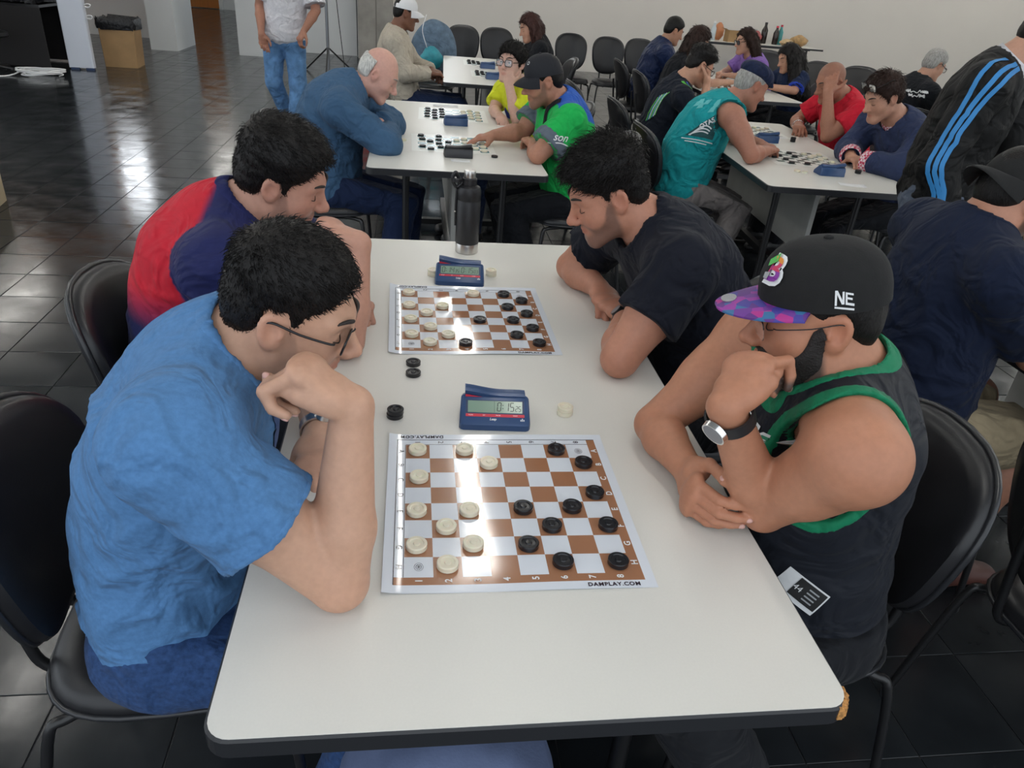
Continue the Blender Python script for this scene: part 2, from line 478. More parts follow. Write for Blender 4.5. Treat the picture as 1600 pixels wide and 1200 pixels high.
def chair(x, y, yaw, label, sc=1.0):
    if not _cu[0]:
        o = CH0; _cu[0] = True
    else:
        o = copy_tree(CH0)
    o.location = (x, y, 0)
    o.rotation_euler = (0, 0, R(yaw))
    o.scale = sc if isinstance(sc, tuple) else (sc, sc, sc)
    setp(o, label, 'chair', 'black upholstered chairs')
    return o
CHAIRS = [
    (-0.575, 0.49, 4, 'black vinyl chair under the person in light blue t-shirt', 1.0),
    (-0.63, 1.12, 0, 'black vinyl chair under the person in navy and red polo', 1.0),
    (0.600, 1.185, 180, 'black vinyl chair under the person with stubble in black t-shirt', 1.0),
    (0.575, 0.50, 176, 'black vinyl chair under the person in black and green tank top', 1.0),
    (1.205, 1.05, 0, 'black vinyl chair under the person in tan shorts', 1.0),
    (1.30, 0.36, 2, 'empty black vinyl chair behind the one of the tank top wearer', 1.0),
    (-0.60, 3.27, 0, 'black vinyl chair under the elderly person in blue jacket', 1.0),
    (0.68, 3.24, 180, 'black vinyl chair under the person in green shirt', 1.0),
    (0.645, 4.17, 180, 'black vinyl chair under the child in yellow shirt', 1.0),
    (-0.235, 5.96, 0, 'black vinyl chair under the person in white cap', 1.0),
    (0.05, 7.80, -92, 'black vinyl chair holding the denim jacket and turquoise bag', 1.0),
    (1.345, 3.58, 0, 'black vinyl chair under the person in teal tank top', 1.0),
    (1.41, 4.50, 0, 'black vinyl chair under the person in black shirt with green shoulder stripe', 1.0),
    (1.26, 5.25, 0, 'empty black vinyl chair turned sideways behind the green shoulder stripe', 1.0),
    (2.72, 4.16, 180, 'black vinyl chair under the person in red shirt', 1.0),
    (2.62, 3.34, 180, 'black vinyl chair under the person with glasses on the hair', 1.0),
    (2.05, 6.28, 0, 'black vinyl chair under the dark haired person beside the puffer jacket', 1.0),
    (2.09, 7.15, 0, 'black vinyl chair under the person in navy puffer jacket', 1.0),
    (3.44, 6.50, 180, 'black vinyl chair under the person with long black hair', 1.0),
    (1.08, 6.92, 180, 'black vinyl chair under the person with long brown hair', 1.0),
    (3.82, 5.52, 8, 'black vinyl chair under the grey haired person', 1.0),
    (3.93, 4.93, 2, 'black vinyl chair under the person in green shirt beside the track jacket', 1.0),
    (3.22, 4.35, 185, 'black vinyl chair with a white jacket over its back', 1.0),
    (3.41, 7.22, 180, 'black vinyl chair under the person in purple shirt', 1.0),
]
for c in CHAIRS: chair(*c)
for i, (x, y, yw) in enumerate(((0.385, 8.6, -92), (0.785, 8.6, -90), (1.67, 8.6, -88), (2.09, 8.5, -90), (2.50, 8.6, -90))):
    chair(x, y, yw, 'empty black chair of the row before the white wall, %s from the denim jacket' % ('first', 'second', 'third', 'fourth', 'fifth')[i], (.90, .90, 1.1))
for x, y, yw, lb in ((3.95, 7.6, 200, 'empty black chair behind the person with long black hair'), (4.35, 7.3, 215, 'empty black chair between long black hair and red shirt'),
                     (4.05, 6.15, 185, 'empty black chair with tilted back behind the red shirt'),
                     (4.0, 8.6, 250, 'wide black chair back behind the purple shirt')):
    chair(x, y, yw, lb, 1.08)

# ------------------------------------------------------------------ boards
SQ = 0.0435
def board(x, y, sq, rz, label, style, wave=0.0, curl=0.0):
    """x, y: far left corner of the playing field, columns run along +x, rows towards -y"""
    e = empty('draughts_board', (x, y, TZ + 0.0006), rz)
    setp(e, label, 'game board', 'printed draughts boards')
    mg = 0.73 * sq; m2 = 0.36 * sq
    big = style == 'brown'
    xs = [-mg, -m2 * 1.0] + [i * sq for i in range(9)] + [8 * sq + m2, 8 * sq + mg]
    xs = sorted(set(round(v, 6) for v in xs))
    fine = []
    sub = 4 if big else 1
    for a, b in zip(xs[:-1], xs[1:]):
        n = sub if b - a > 0.02 else 1
        fine += [a + (b - a) * k / n for k in range(n)]
    fine.append(xs[-1])
    rr = random.Random(int(x * 1000 + y * 77))
    ph = [rr.uniform(0, 6) for _ in range(4)]
    def zz(u, v):
        h = wave * (0.5 + 0.5 * math.sin(u * 19 + ph[0] + 0.8 * math.sin(v * 6 + ph[1]))) * (0.5 + 0.5 * math.sin(v * 8 + u * 5 + ph[2]))
        du = max(0, -u) / mg; dv = max(0, v) / mg
        cornr = max(0.0, ((8 * sq - u) * 0 + (-u - 0.0) + (v) ) - 0.01)
        return h + curl * (max(0, (-u) / mg) ** 2 + 0.6 * max(0, v / mg) ** 2)
    nx = len(fine); v = []; f = []; mi = []
    for a in fine:
        for b in fine:
            v.append((a, -b, zz(a, -b)))
    c8 = 8 * sq
    for i in range(nx - 1):
        for j in range(nx - 1):
            cx = (fine[i] + fine[i + 1]) / 2; cy = (fine[j] + fine[j + 1]) / 2
            f.append((i * nx + j, i * nx + j + 1, (i + 1) * nx + j + 1, (i + 1) * nx + j))
            k = 0
            if 0 < cx < c8 and 0 < cy < c8:
                k = 1 if (int(cx / sq) + int(cy / sq)) % 2 == 0 else 0
            elif big and -m2 < cx < c8 + m2 and -m2 < cy < c8 + m2 and (cx > c8 or cy > c8):
                k = 1
            mi.append(k)
    # back face to give the sheet thickness
    th = 0.0005
    nb = len(v)
    v += [(p[0], p[1], p[2] - th) for p in v[:nb]]
    f2 = [tuple(nb + t for t in reversed(q)) for q in f]
    f += f2; mi += [0] * len(f2)
    if big: ms = [M_board_white, M_board_brown]
    else: ms = [M_board_cream, {'teal': M_board_teal, 'dark': mat('board_dark_green', (0.035, 0.075, 0.06), 0.3)}[style]]
    mk('sheet', v, f, ms, e, smooth=True if big else False, midx=mi)
    b = MB()
    if big:
        up = 0.0009
        def line(x0, y0, x1, y1, w, n=14):
            d = Vector((x1 - x0, y1 - y0)).normalized() * 0; t = Vector((x1 - x0, y1 - y0)).normalized(); nn = Vector((-t.y, t.x)) * (w / 2)
            pts = []
            for k in range(n + 1):
                q = Vector((x0 + (x1 - x0) * k / n, y0 + (y1 - y0) * k / n))
                for s in (1, -1):
                    p = q + nn * s
                    pts.append((p.x, p.y, zz(p.x, p.y) + up * 0.5))
            b.add(pts, [(2 * k, 2 * k + 1, 2 * k + 3, 2 * k + 2) for k in range(n)])
        line(-m2, m2, c8 + m2, m2, 0.0011); line(-m2, m2, -m2, -c8 - m2, 0.0013)
        line(0, 0.001, c8, 0.001, 0.0009); line(-0.001, 0, -0.001, -c8, 0.0009)
        b.build('border_lines', M_board_ink, e)
        b = MB(); ink = b
        wh = MB()
        def tx(mb, s, sz, cx, cy, ux, uy, **kw):
            vv, ff = text_mesh(s, sz, **kw)
            out = []
            for p in vv:
                X = cx + ux[0] * p[0] + uy[0] * p[1]; Y = cy + ux[1] * p[0] + uy[1] * p[1]
                out.append((X, Y, zz(X, Y) + up))
            mb.add(out, ff)
        for k in range(8):
            cc = (k + 0.5) * sq
            s = 0.014
            tx(ink, 'ABCDEFGH'[k], s, -m2 * 0.5, -cc, (0, -1), (1, 0))
            tx(wh, 'ABCDEFGH'[k], s * 1.05, c8 + m2 * 0.5, -cc, (0, 1), (-1, 0), bold=0.0004)
            tx(ink, str(k + 1), s, cc, m2 * 0.5, (0, -1), (1, 0))
            tx(wh, str(k + 1), s * 1.05, cc, -c8 - m2 * 0.5, (0, 1), (-1, 0), bold=0.0004)
        tx(ink, 'DAMPLAY.COM', 0.0105, c8 - 0.035, -c8 - m2 - 0.0085, (1, 0), (0, 1), bold=0.0003, spacing=1.15)
        tx(ink, 'DAMPLAY.COM', 0.0105, 0.03, m2 + 0.0085, (-1, 0), (0, -1), bold=0.0003, spacing=1.15)
        # small line mark printed in two corner squares
        keep = b
        for cx, cy, sg in ((0.5 * sq, -7.5 * sq, 1), (7.5 * sq, -0.5 * sq, -1)):
            b = MB()
            for r_ in (0.0085, 0.0055):
                pts = [(cx + r_ * 0.8 * math.cos(t), cy + r_ * math.sin(t)) for t in [i * math.pi / 9 for i in range(19)]]
                for p, q in zip(pts[:-1], pts[1:]):
                    line(p[0], p[1], q[0], q[1], 0.0005, 1)
            for t in range(4):
                a_ = t * math.pi / 4 + 0.3
                line(cx - 0.0042 * math.cos(a_), cy - 0.0053 * math.sin(a_), cx + 0.0042 * math.cos(a_), cy + 0.0053 * math.sin(a_), 0.0005, 1)
            b.build('corner_mark', M_board_ink, e)
        b = keep
        wh.build('white_lettering', M_whiteink, e)['kind'] = 'stuff'
        ink.build('dark_lettering', M_board_ink, e)['kind'] = 'stuff'
    return e, zz
def piece_mesh(name, m, r=0.0165, h=0.0095, n=28):
    prof = [(0.0, 0), (r * 0.93, 0), (r, h * 0.1), (r * 0.97, h * 0.45), (r, h * 0.62), (r, h * 0.9), (r * 0.93, h), (r * 0.70, h), (r * 0.64, h * 0.82), (r * 0.34, h * 0.80), (r * 0.27, h * 0.95), (0.0006, h * 0.97)]
    b = MB().lathe(prof[1:], n)
    o = b.build(name, m, None, smooth=35)
    me = o.data
    bpy.data.objects.remove(o)
    return me
ME_W = piece_mesh('draughts_piece', M_pw); ME_B = piece_mesh('draughts_piece', M_pb)
ME_WS = piece_mesh('draughts_piece', M_pw, n=14); ME_BS = piece_mesh('draughts_piece', M_pb, n=14)
PH = 0.0095
prnd = random.Random(11)
def piece(x, y, z, white, label, group, small=False):
    o = bpy.data.objects.new('draughts_piece', (ME_WS if small else ME_W) if white else (ME_BS if small else ME_B))
    o.location = (x, y, z)
    o.rotation_euler = (0, 0, prnd.uniform(0, 6))
    link(o)
    setp(o, label, 'game piece', group)
    return o
def pieces(brd, lst, white, sq, where, jit=0.1, small=False):
    e, zz = brd
    c, s = math.cos(e.rotation_euler.z), math.sin(e.rotation_euler.z)
    for (cx, cy) in lst:
        u = (cx + 0.5 + prnd.uniform(-jit, jit)) * sq; v = -(cy + 0.5 + prnd.uniform(-jit, jit)) * sq
        piece(e.location.x + c * u - s * v, e.location.y + s * u + c * v, e.location.z + zz(u, v) * 0.6 + 0.0006, white,
              ('cream' if white else 'black') + ((' draughts piece on square %s%d of ' % ('ABCDEFGH'[int(cy)], int(cx) + 1)) if not small else ' round draughts piece on ') + where, ('cream' if white else 'black') + ' pieces on ' + where, small)
# field corner of board 1 sits at grid origin
BX = (0 - 4.05) * SQ; BY = 13.75 * SQ
b1 = board(BX, BY, SQ, 0, 'brown and white draughts sheet between blue t-shirt and tank top', 'brown', 0.0022, 0.004)
b2 = board((-0.457 - 4.05) * SQ, (17.30 + 13.75) * SQ, SQ, 0.0204, 'brown and white draughts sheet beside the black flask', 'brown', 0.0026, 0.006)
W1 = 'the brown board between blue t-shirt and tank top'
W2 = 'the brown board nearest the black flask'
pieces(b1, [(0, 0), (2, 0), (3, 1), (0, 2), (0, 4), (2, 4), (1, 5), (0, 6), (2, 6), (1, 7)], True, SQ, W1, 0.07)
pieces(b1, [(6, 0), (7, 1), (7, 3), (4, 4), (6, 4), (5, 5), (7.1, 5), (4, 6), (5, 7), (7.05, 7)], False, SQ, W1, 0.07)
pieces(b2, [(0, 0), (4, 0), (0, 2), (2, 2), (1, 3), (0, 4), (1.15, 5), (0, 6), (2.1, 6), (1, 7)], True, SQ, W2, 0.05)
pieces(b2, [(6, 0), (7, 1), (6, 2), (7, 3), (4, 4), (6, 4), (7, 5), (6, 6), (3, 7), (7.1, 7)], False, SQ, W2, 0.05)
for x, y, w_ in ((-0.163, 0.922, 'closest to the board beside the flask'), (-0.163, 0.873, 'closest to the nearer clock')):
    piece(x, y, TZ, False, 'black draughts piece lying on bare table, ' + w_, 'captured black pieces on the bare table')
for k in range(2):
    piece(-0.199 + 0.001 * k, 0.700, TZ + k * PH, False, 'black draughts piece, %s of the stack of two beside blue t-shirt' % ('lower' if k == 0 else 'upper'), 'black stack')
    piece(0.148, 0.713 + 0.001 * k, TZ + k * PH, True, 'cream draughts piece, %s of the stack of two right of the near clock' % ('lower' if k == 0 else 'upper'), 'cream stack by the near clock')
    piece(0.064, 1.490 + 0.001 * k, TZ + k * PH, True, 'cream draughts piece, %s of the stack of two beside the far clock' % ('lower' if k == 0 else 'upper'), 'cream stack by the far clock')
    piece(-0.106, 1.478 + 0.001 * k, TZ + k * PH, True, 'cream draughts piece, %s of two half hidden behind the clock by the flask' % ('lower' if k == 0 else 'upper'), 'cream stack behind the clock')
# boards further back
S2 = 0.0435
b3 = board(-0.145, 3.492, S2, R(0.6), 'teal and cream draughts sheet before the elderly person in blue jacket', 'teal')
b4 = board(-0.10, 4.335, S2, R(-1.0), 'teal and cream draughts sheet before the child in yellow shirt', 'teal')
W3 = 'the teal board of the elderly person'; W4 = 'the teal board of the child'
pieces(b3, [(0, 0), (2, 0), (0, 2), (1, 3), (2, 2), (2, 4), (3, 3), (0, 6), (1, 7), (2, 6), (3, 5)], False, S2, W3, 0.08, True)
pieces(b3, [(4, 2), (5, 1), (5, 3), (6, 4), (6, 6), (7, 3), (7, 5), (7, 7), (6, 2)], True, S2, W3, 0.08, True)
pieces(b4, [(0, 0), (0, 2), (0, 4), (0, 6), (1, 1), (1, 3), (1, 5), (1, 7), (2, 0), (2, 2), (2, 4), (2, 6)], False, S2, W4, 0.06, True)
pieces(b4, [(5, 1), (5, 3), (5, 5), (6, 2), (6, 4), (6, 6), (7, 1), (7, 3), (7, 5), (7, 7), (6, 0), (5, 7)], True, S2, W4, 0.06, True)
b5 = board(1.815, 3.625, S2, R(-3.5), 'dark green draughts sheet before the person with glasses on the hair', 'dark')
b6 = board(1.845, 4.42, S2, R(-3.5), 'dark green draughts sheet before the person in red shirt', 'dark')
W5 = 'the dark green board beside the teal tank top'; W6 = 'the dark green board beside the red shirt'
pieces(b5, [(0, 0), (0, 2), (0, 4), (1, 3), (1, 5), (1, 7), (3, 1), (3, 3), (3, 7)], False, S2, W5, 0.08, True)
pieces(b5, [(5, 1), (5, 3), (6, 2), (6, 4), (7, 1), (7, 3), (7, 5)], True, S2, W5, 0.08, True)
pieces(b6, [(0, 0), (0, 2), (1, 1), (1, 3), (2, 4), (3, 5)], False, S2, W6, 0.08, True)
pieces(b6, [(5, 1), (5, 3), (6, 2), (6, 6), (7, 5), (7, 1)], True, S2, W6, 0.08, True)
b7 = board(0.36, 6.42, S2, R(-2), 'cream draughts sheet with black pieces beside the white cap, nearer the boy', 'teal')
b8 = board(0.34, 7.22, S2, R(-2), 'cream draughts sheet with black pieces on the table of the brown haired person', 'teal')
for b, w in ((b7, 'the board behind the child'), (b8, 'the board before the brown haired person')):
    pieces(b, [(0, 0), (0, 2), (0, 4), (0, 6), (1, 1), (1, 3), (1, 5), (2, 2), (2, 4), (2, 6)], False, S2, w, 0.06, True)
b9 = board(2.55, 6.55, S2, 0, 'teal draughts sheet beside the long black hair', 'teal')
pieces(b9, [(0, 0), (0, 2), (1, 1), (1, 5), (2, 4)], False, S2, 'the board beside the long black hair', 0.06, True)
pieces(b9, [(6, 2), (6, 4), (7, 1), (7, 5)], True, S2, 'the board beside the long black hair', 0.06, True)
for x, y, wht, lb in ((-0.216, 3.329, True, 'cream piece beside the crossed arms of the elderly person'), (0.223, 3.06, False, 'black piece before the elbow of the green shirt')):
    piece(x, y, TZ, wht, lb, 'single captured pieces', True)
for k in range(2):
    piece(2.157, 3.135, TZ + k * PH, False, 'black piece, %s of a pile of two beside checked cuff' % ('lower' if k == 0 else 'upper'), 'pile by checked cuff', True)
    piece(1.80 + 0.03 * k, 3.10 - 0.02 * k, TZ, True, 'cream piece lying beside the blue clock before checked cuffs', 'cream pieces by the blue clock', True)
for k in range(3):
    piece(2.165, 3.93, TZ + k * PH, False, 'black piece of the pile of three beside the hand of the red shirt', 'pile by red shirt', True)

# ------------------------------------------------------------------ clocks
def clock(x, y, rz, label, left, right, body=M_clock, detail=True, clip=False):
    e = empty('game_clock', (x, y, TZ), rz)
    setp(e, label, 'clock', 'digital game clocks')
    w = 0.070
    prof = [(0.000, 0.000), (0.000, 0.012), (0.006, 0.018), (0.048, 0.046), (0.056, 0.049), (0.078, 0.040), (0.084, 0.030), (0.086, 0.0)]
    b = MB(); rg = []
    for xx, ins in ((-w, 0.80), (-w + 0.003, 0.93), (-w + 0.009, 1.0), (w - 0.009, 1.0), (w - 0.003, 0.93), (w, 0.80)):
        rg.append([(xx * (1.0 - 0.055 * (p[0] / 0.086)), 0.043 + (p[0] - 0.043) * ins, 0.0005 + p[1] * (0.5 + 0.5 * ins)) for p in prof])
    b.rings(rg, True).build('body', body, e, smooth=28)
    # rocker lever across the top
    rb = MB(); rg = []
    for k in range(13):
        t = k / 12; xx = -0.060 + 0.120 * t
        tilt = 0.0055 * (1 - 2 * t) + 0.002 * math.cos(6.28 * t)
        z = 0.0535 + tilt
        rg.append([(xx, 0.052, z - 0.009), (xx, 0.050, z), (xx, 0.056, z + 0.004), (xx, 0.072, z + 0.0035), (xx, 0.077, z - 0.003), (xx, 0.074, z - 0.011)])
    rb.rings(rg, True).build('rocker', body, e, smooth=40)
    MB().add([(-0.059, 0.0495, 0.0475), (-0.025, 0.0495, 0.0475), (-0.059, 0.0492, 0.0535), (-0.058, 0.054, 0.0475)], [(0, 1, 2), (1, 3, 2), (0, 2, 3), (0, 3, 1)]).build('rocker_mark', M_red, e)
    # the slanted face: axes
    n0 = Vector((0, 0.006, 0.018)); up = Vector((0, 0.042, 0.028)).normalized(); nr = Vector((0, -0.028, 0.042)).normalized()
    def onf(u, v, h=0.0): return tuple(n0 + Vector((1, 0, 0)) * u + up * v + nr * h)
    def plate(u0, u1, v0, v1, m, name, h=0.0008, bev=0.0006):
        MB().rings([[onf(u0, v0, -0.001), onf(u1, v0, -0.001), onf(u1, v1, -0.001), onf(u0, v1, -0.001)],
                    [onf(u0, v0, h), onf(u1, v0, h), onf(u1, v1, h), onf(u0, v1, h)]], True).build(name, m, e)
    plate(-0.058, 0.058, 0.016, 0.046, M_clockd if body is M_clock else M_clockblack, 'bezel', 0.0005)
    plate(-0.054, 0.054, 0.0185, 0.044, M_lcd, 'screen', 0.0011)
    plate(-0.058, 0.058, 0.0095, 0.0155, M_red, 'button_strip', 0.0012)
    if detail:
        d = MB()
        def seg(ch, u, v, s, wdt=0.0016):
            S = {'0': 'abcdef', '1': 'bc', '2': 'abged', '3': 'abgcd', '4': 'fgbc', '5': 'afgcd', '6': 'afgedc', '7': 'abc', '8': 'abcdefg', '9': 'abcdfg'}
            if ch == ':':
                for vv in (0.3, 0.7):
                    d.add([onf(u, v + s * 2 * vv - 0.001, 0.0014), onf(u + 0.0018, v + s * 2 * vv - 0.001, 0.0014), onf(u + 0.0018, v + s * 2 * vv + 0.001, 0.0014), onf(u, v + s * 2 * vv + 0.001, 0.0014)], [(0, 1, 2, 3)])
                return
            L = {'a': (0, 2, 1, 2), 'b': (1, 1, 1, 2), 'c': (1, 0, 1, 1), 'd': (0, 0, 1, 0), 'e': (0, 0, 0, 1), 'f': (0, 1, 0, 2), 'g': (0, 1, 1, 1)}
            for q in S[ch]:
                x0, y0, x1, y1 = L[q]
                sl = 0.08 * s
                a = Vector((u + x0 * s * 0.75 + y0 * sl, v + y0 * s)); c = Vector((u + x1 * s * 0.75 + y1 * sl, v + y1 * s))
                t = (c - a).normalized(); nn = Vector((-t.y, t.x)) * wdt / 2
                a2 = a + t * wdt * 0.3; c2 = c - t * wdt * 0.3
                d.add([onf(*(a2 - nn), 0.0014), onf(*(c2 - nn), 0.0014), onf(*(c2 + nn), 0.0014), onf(*(a2 + nn), 0.0014)], [(0, 1, 2, 3)])
        def group(txt, u):
            main, small = txt
            for ch in main:
                if ch == ':': seg(':', u, 0.0225, 0.009); u += 0.0045
                elif ch == ' ': u += 0.0105
                else: seg(ch, u, 0.0225, 0.009); u += 0.0105
            for ch in small:
                seg(ch, u, 0.0225, 0.0055, 0.0012); u += 0.0062
        group(left, -0.050); group(right, 0.004)
        d.add([onf(-0.002, 0.019, 0.0013), onf(-0.0015, 0.019, 0.0013), onf(-0.0015, 0.0435, 0.0013), onf(-0.002, 0.0435, 0.0013)], [(0, 1, 2, 3)])
        d.build('digits', M_lcdink, e)
        t = MB()
        for s, u, sz in (('Leap', -0.004, 0.0070),):
            vv, ff = text_mesh(s, sz, shear=0.2, bold=0.0002)
            t.add([onf(u + p[0], 0.0040 + p[1], 0.0008) for p in vv], ff)
        for s, u in (('MODE', -0.048), ('SET', -0.022), ('PAUSE', 0.006), ('START', 0.040)):
            vv, ff = text_mesh(s, 0.0032)
            t.add([onf(u + p[0], 0.0125 + p[1], 0.0016) for p in vv], ff)
        for k in range(3):
            t.add([onf(0.050 + k * 0.003, 0.0015, 0.0008), onf(0.0518 + k * 0.003, 0.0015, 0.0008), onf(0.0518 + k * 0.003, 0.003 + 0.0022 * (2 if k == 1 else 1), 0.0008), onf(0.050 + k * 0.003, 0.003 + 0.0022 * (2 if k == 1 else 1), 0.0008)], [(0, 1, 2, 3)])
        t.build('lettering', M_whiteink, e)
    return e
clock(-0.004, 0.648, R(-3), 'blue digital game clock reading 0:15 25 behind the nearer brown board', ('', ''), ('0:15', '25'))
clock(-0.034, 1.398, R(-3), 'blue digital game clock reading 0:14 and 0:15 near the black flask', ('0:14', '35'), ('0:15', '03'))
clock(0.048, 3.085, R(180), 'black game clock on the table of the elderly person', ('', ''), ('', ''), M_clockblack, False)
clock(0.075, 3.89, R(180), 'blue game clock between the two teal boards', ('', ''), ('', ''), M_clock, False)
clock(1.965, 3.115, R(176), 'blue game clock beside the checked cuffs', ('', ''), ('', ''), M_clock, False)
clock(1.975, 3.93, R(176), 'blue game clock beside the red shirt', ('', ''), ('', ''), M_clock, False)
clock(0.49, 6.00, R(180), 'blue game clock on the table behind the child', ('', ''), ('', ''), M_clock, False)
clock(0.50, 6.72, R(180), 'blue game clock before the person with long brown hair', ('', ''), ('', ''), M_clock, False)
clock(2.40, 6.85, R(180), 'blue game clock beside the navy puffer jacket', ('', ''), ('', ''), M_clock, False)

# ------------------------------------------------------------------ flask
e = empty('vacuum_flask', (0.004, 1.695, TZ))
setp(e, 'tall matt black flask with steel foot and steel cap', 'flask')
MB().lathe([(0.034, 0), (0.036, 0.002), (0.036, 0.030), (0.0355, 0.031)], 40).build('steel_foot', M_steel, e, smooth=35)
MB().lathe([(0.0362, 0.031), (0.0368, 0.034), (0.0368, 0.165), (0.0362, 0.166), (0.0362, 0.170), (0.0368, 0.171), (0.0368, 0.195), (0.033, 0.207), (0.022, 0.213), (0.020, 0.214)], 40).build('body', M_thermos, e, smooth=35)
MB().lathe([(0.0205, 0.212), (0.022, 0.214), (0.022, 0.232), (0.0195, 0.235)], 32).build('collar', M_thermos, e, smooth=35)
MB().lathe([(0.0170, 0.233), (0.0178, 0.236), (0.0178, 0.254), (0.0165, 0.2565), (0.004, 0.2568)], 32).build('steel_cap', M_steel, e, smooth=35)
MB().tube(catmull([(-0.022, 0, 0.222), (-0.034, -0.004, 0.234), (-0.043, -0.008, 0.250), (-0.052, -0.010, 0.240), (-0.050, -0.010, 0.220), (-0.040, -0.006, 0.206), (-0.030, -0.004, 0.212)], 6, True), 0.0055, 8, closed=True).build('loop_handle', M_thermos, e, smooth=True)
MB().lathe([(0.013, 0), (0.0145, 0.002), (0.0145, 0.010), (0.012, 0.012)], 20, (-0.040, -0.008, 0.222)).build('hinged_lid', M_thermos, e, smooth=35)
MB().tube(catmull([(-0.0385, 0, 0.200), (-0.0400, -0.002, 0.150), (-0.0388, -0.002, 0.085)], 6), 0.0035, 8).build('strap', M_thermos, e, smooth=True)
MB().lathe([(0.003, 0), (0.0035, 0.002), (0.001, 0.0035)], 10, (-0.041, -0.004, 0.128)).build('strap_stud', M_steel, e)

# ------------------------------------------------------------------ things around the hall
def sheet(x, y, z, w, l, rz, label, m=M_paper, cat='paper'):
    n = 4; v = []; f = []
    for i in range(n + 1):
        for j in range(n + 1):
            u = i / n - 0.5; q = j / n - 0.5
            v.append((u * w, q * l, 0.001 + 0.03 * w * (u * u + 0.5 * q * u + 0.3 * q)))
    zm = min(p[2] for p in v); v = [(p[0], p[1], p[2] - zm + 0.0004) for p in v]
    f = [(i * (n + 1) + j, (i + 1) * (n + 1) + j, (i + 1) * (n + 1) + j + 1, i * (n + 1) + j + 1) for i in range(n) for j in range(n)]
    o = mk('paper_slip', v, f, m, None, True, (x, y, z), (0, 0, R(rz)))
    md = o.modifiers.new('thick', 'SOLIDIFY'); md.thickness = 0.0004; md.offset = 1
    setp(o, label, cat)
    return o
sheet(0.053, 2.95, TZ, 0.09, 0.045, 4, 'small white paper slip before the black clock')
sheet(1.975, 2.86, TZ, 0.13, 0.06, -12, 'curled white paper before the blue clock with checked cuffs')
sheet(0.04, 4.46, TZ, 0.16, 0.06, 2, 'white paper strip behind the teal board of the child')
sheet(2.10, 4.04, TZ, 0.13, 0.06, 0, 'white paper beside the hand of the red shirt')
# waste box with bag
def box_thing(name, x, y, z, w, d, h, rz, m, label, cat, bev=0.01):
    e = empty(name, (x, y, z), R(rz))
    setp(e, label, cat)
    MB().prism(rrect(-w / 2, w / 2, -d / 2, d / 2, bev, 3), 0, h).build('body', m, e)
    return e
e = empty('waste_box', (-4.08, 10.95, 0), R(4))
setp(e, 'tall cardboard waste box lined with a black bin bag', 'waste bin')
MB().rings([[(p[0] * .92, p[1], 0) for p in rrect(-.22, .22, -.2, .2, .01, 2)], [(p[0], p[1], .55) for p in rrect(-.22, .22, -.2, .2, .01, 2)]], True).build('cardboard_body', M_card, e)
rr = random.Random(8); rg = []
for z, s in ((0.47, 1.06), (0.52, 1.10), (0.575, 1.09), (0.60, 1.03), (0.56, 0.9), (0.50, 0.86)):
    rg.append([(p[0] * s * rr.uniform(0.97, 1.05), p[1] * s * rr.uniform(0.97, 1.05), z + rr.uniform(-0.022, 0.018)) for p in rrect(-.22, .22, -.2, .2, .05, 6)])
MB().rings(rg, True).build('bin_bag', M_bagblack, e, smooth=50)
# upright white board with black feet
e = empty('partition_panel', (-4.42, 10.38, 0), R(3))
setp(e, 'tall pale white freestanding panel with small dark feet', 'panel')
MB().prism(rrect(-.15, .15, -.05, .05, .02, 3), 0.02, 2.2).build('panel', mat('panel_white', (0.66, 0.70, 0.78), 0.5), e)
for s in (-.07, .11):
    MB().box(s - .05, s + .05, -.075, -.03, 0, 0.025).build('foot', M_clockd, e)
for z in (0.62, 0.75):
    MB().tube(catmull([(0.14, 0, z), (0.20, -0.02, z - 0.02), (0.23, -0.02, z + 0.01), (0.19, 0, z + 0.02)], 4, True), 0.008, 6, closed=True).build('tie', M_whiteink, e, smooth=True)
# tripod stand pole with cable
e = empty('stand_pole', (-1.42, 11.6, 0))
setp(e, 'thin grey metal stand pole behind the walking person', 'stand')
MB().tube([(0, 0, 0.03), (0, 0, 2.6)], 0.022, 10).build('pole', mat('grey_metal', (0.25, 0.26, 0.28), 0.35, metal=0.8), e, smooth=60)
for k in range(3):
    a = R(30 + 120 * k)
    MB().tube([(0, 0, 0.35), (0.4 * math.cos(a), 0.4 * math.sin(a), 0.015)], 0.012, 8).build('leg', M_blackmetal, e, smooth=60)
MB().tube(catmull([(0.05, 0, 2.6), (0.09, 0.02, 1.8), (0.13, 0.0, 1.2), (0.17, 0.02, 0.7), (0.24, 0.0, 0.02)], 8), 0.006, 6).build('cable', M_blackmetal, e, smooth=True)
# wall fittings on the pier
e = empty('fire_hose_box', (-0.97, 13.75, 1.28)); setp(e, 'red metal box fixed on the concrete pier', 'wall box')
MB().prism(rrect(-.17, .17, -.12, 0, .02, 3), 0, 0.8).build('case', M_red_ext, e); MB().box(-.15, .15, -.126, -.119, 0.06, .75).build('lid', M_red_ext, e)
e = empty('switch_box', (-0.50, 13.745, 1.22)); setp(e, 'small dark socket box on the concrete pier', 'socket')
e.location.x = -0.66
MB().box(-.07, .07, -.06, 0, 0, .22).build('case', M_blackmetal, e); MB().box(-.05, .05, -.066, -.059, .04, .18).build('cover', M_piping, e)
o = MB().tube(catmull([(-1.16, 13.98, 2.6), (-1.17, 13.98, 1.6), (-1.15, 13.98, 0.8), (-1.15, 13.98, 0.01)], 6), 0.008, 6).build('cable', M_blackmetal, None, smooth=True)
setp(o, 'thin dark cable running down beside the concrete pier', 'cable')
M_blackcloth0 = mat('black_drape', (.012, .011, .012), .8)
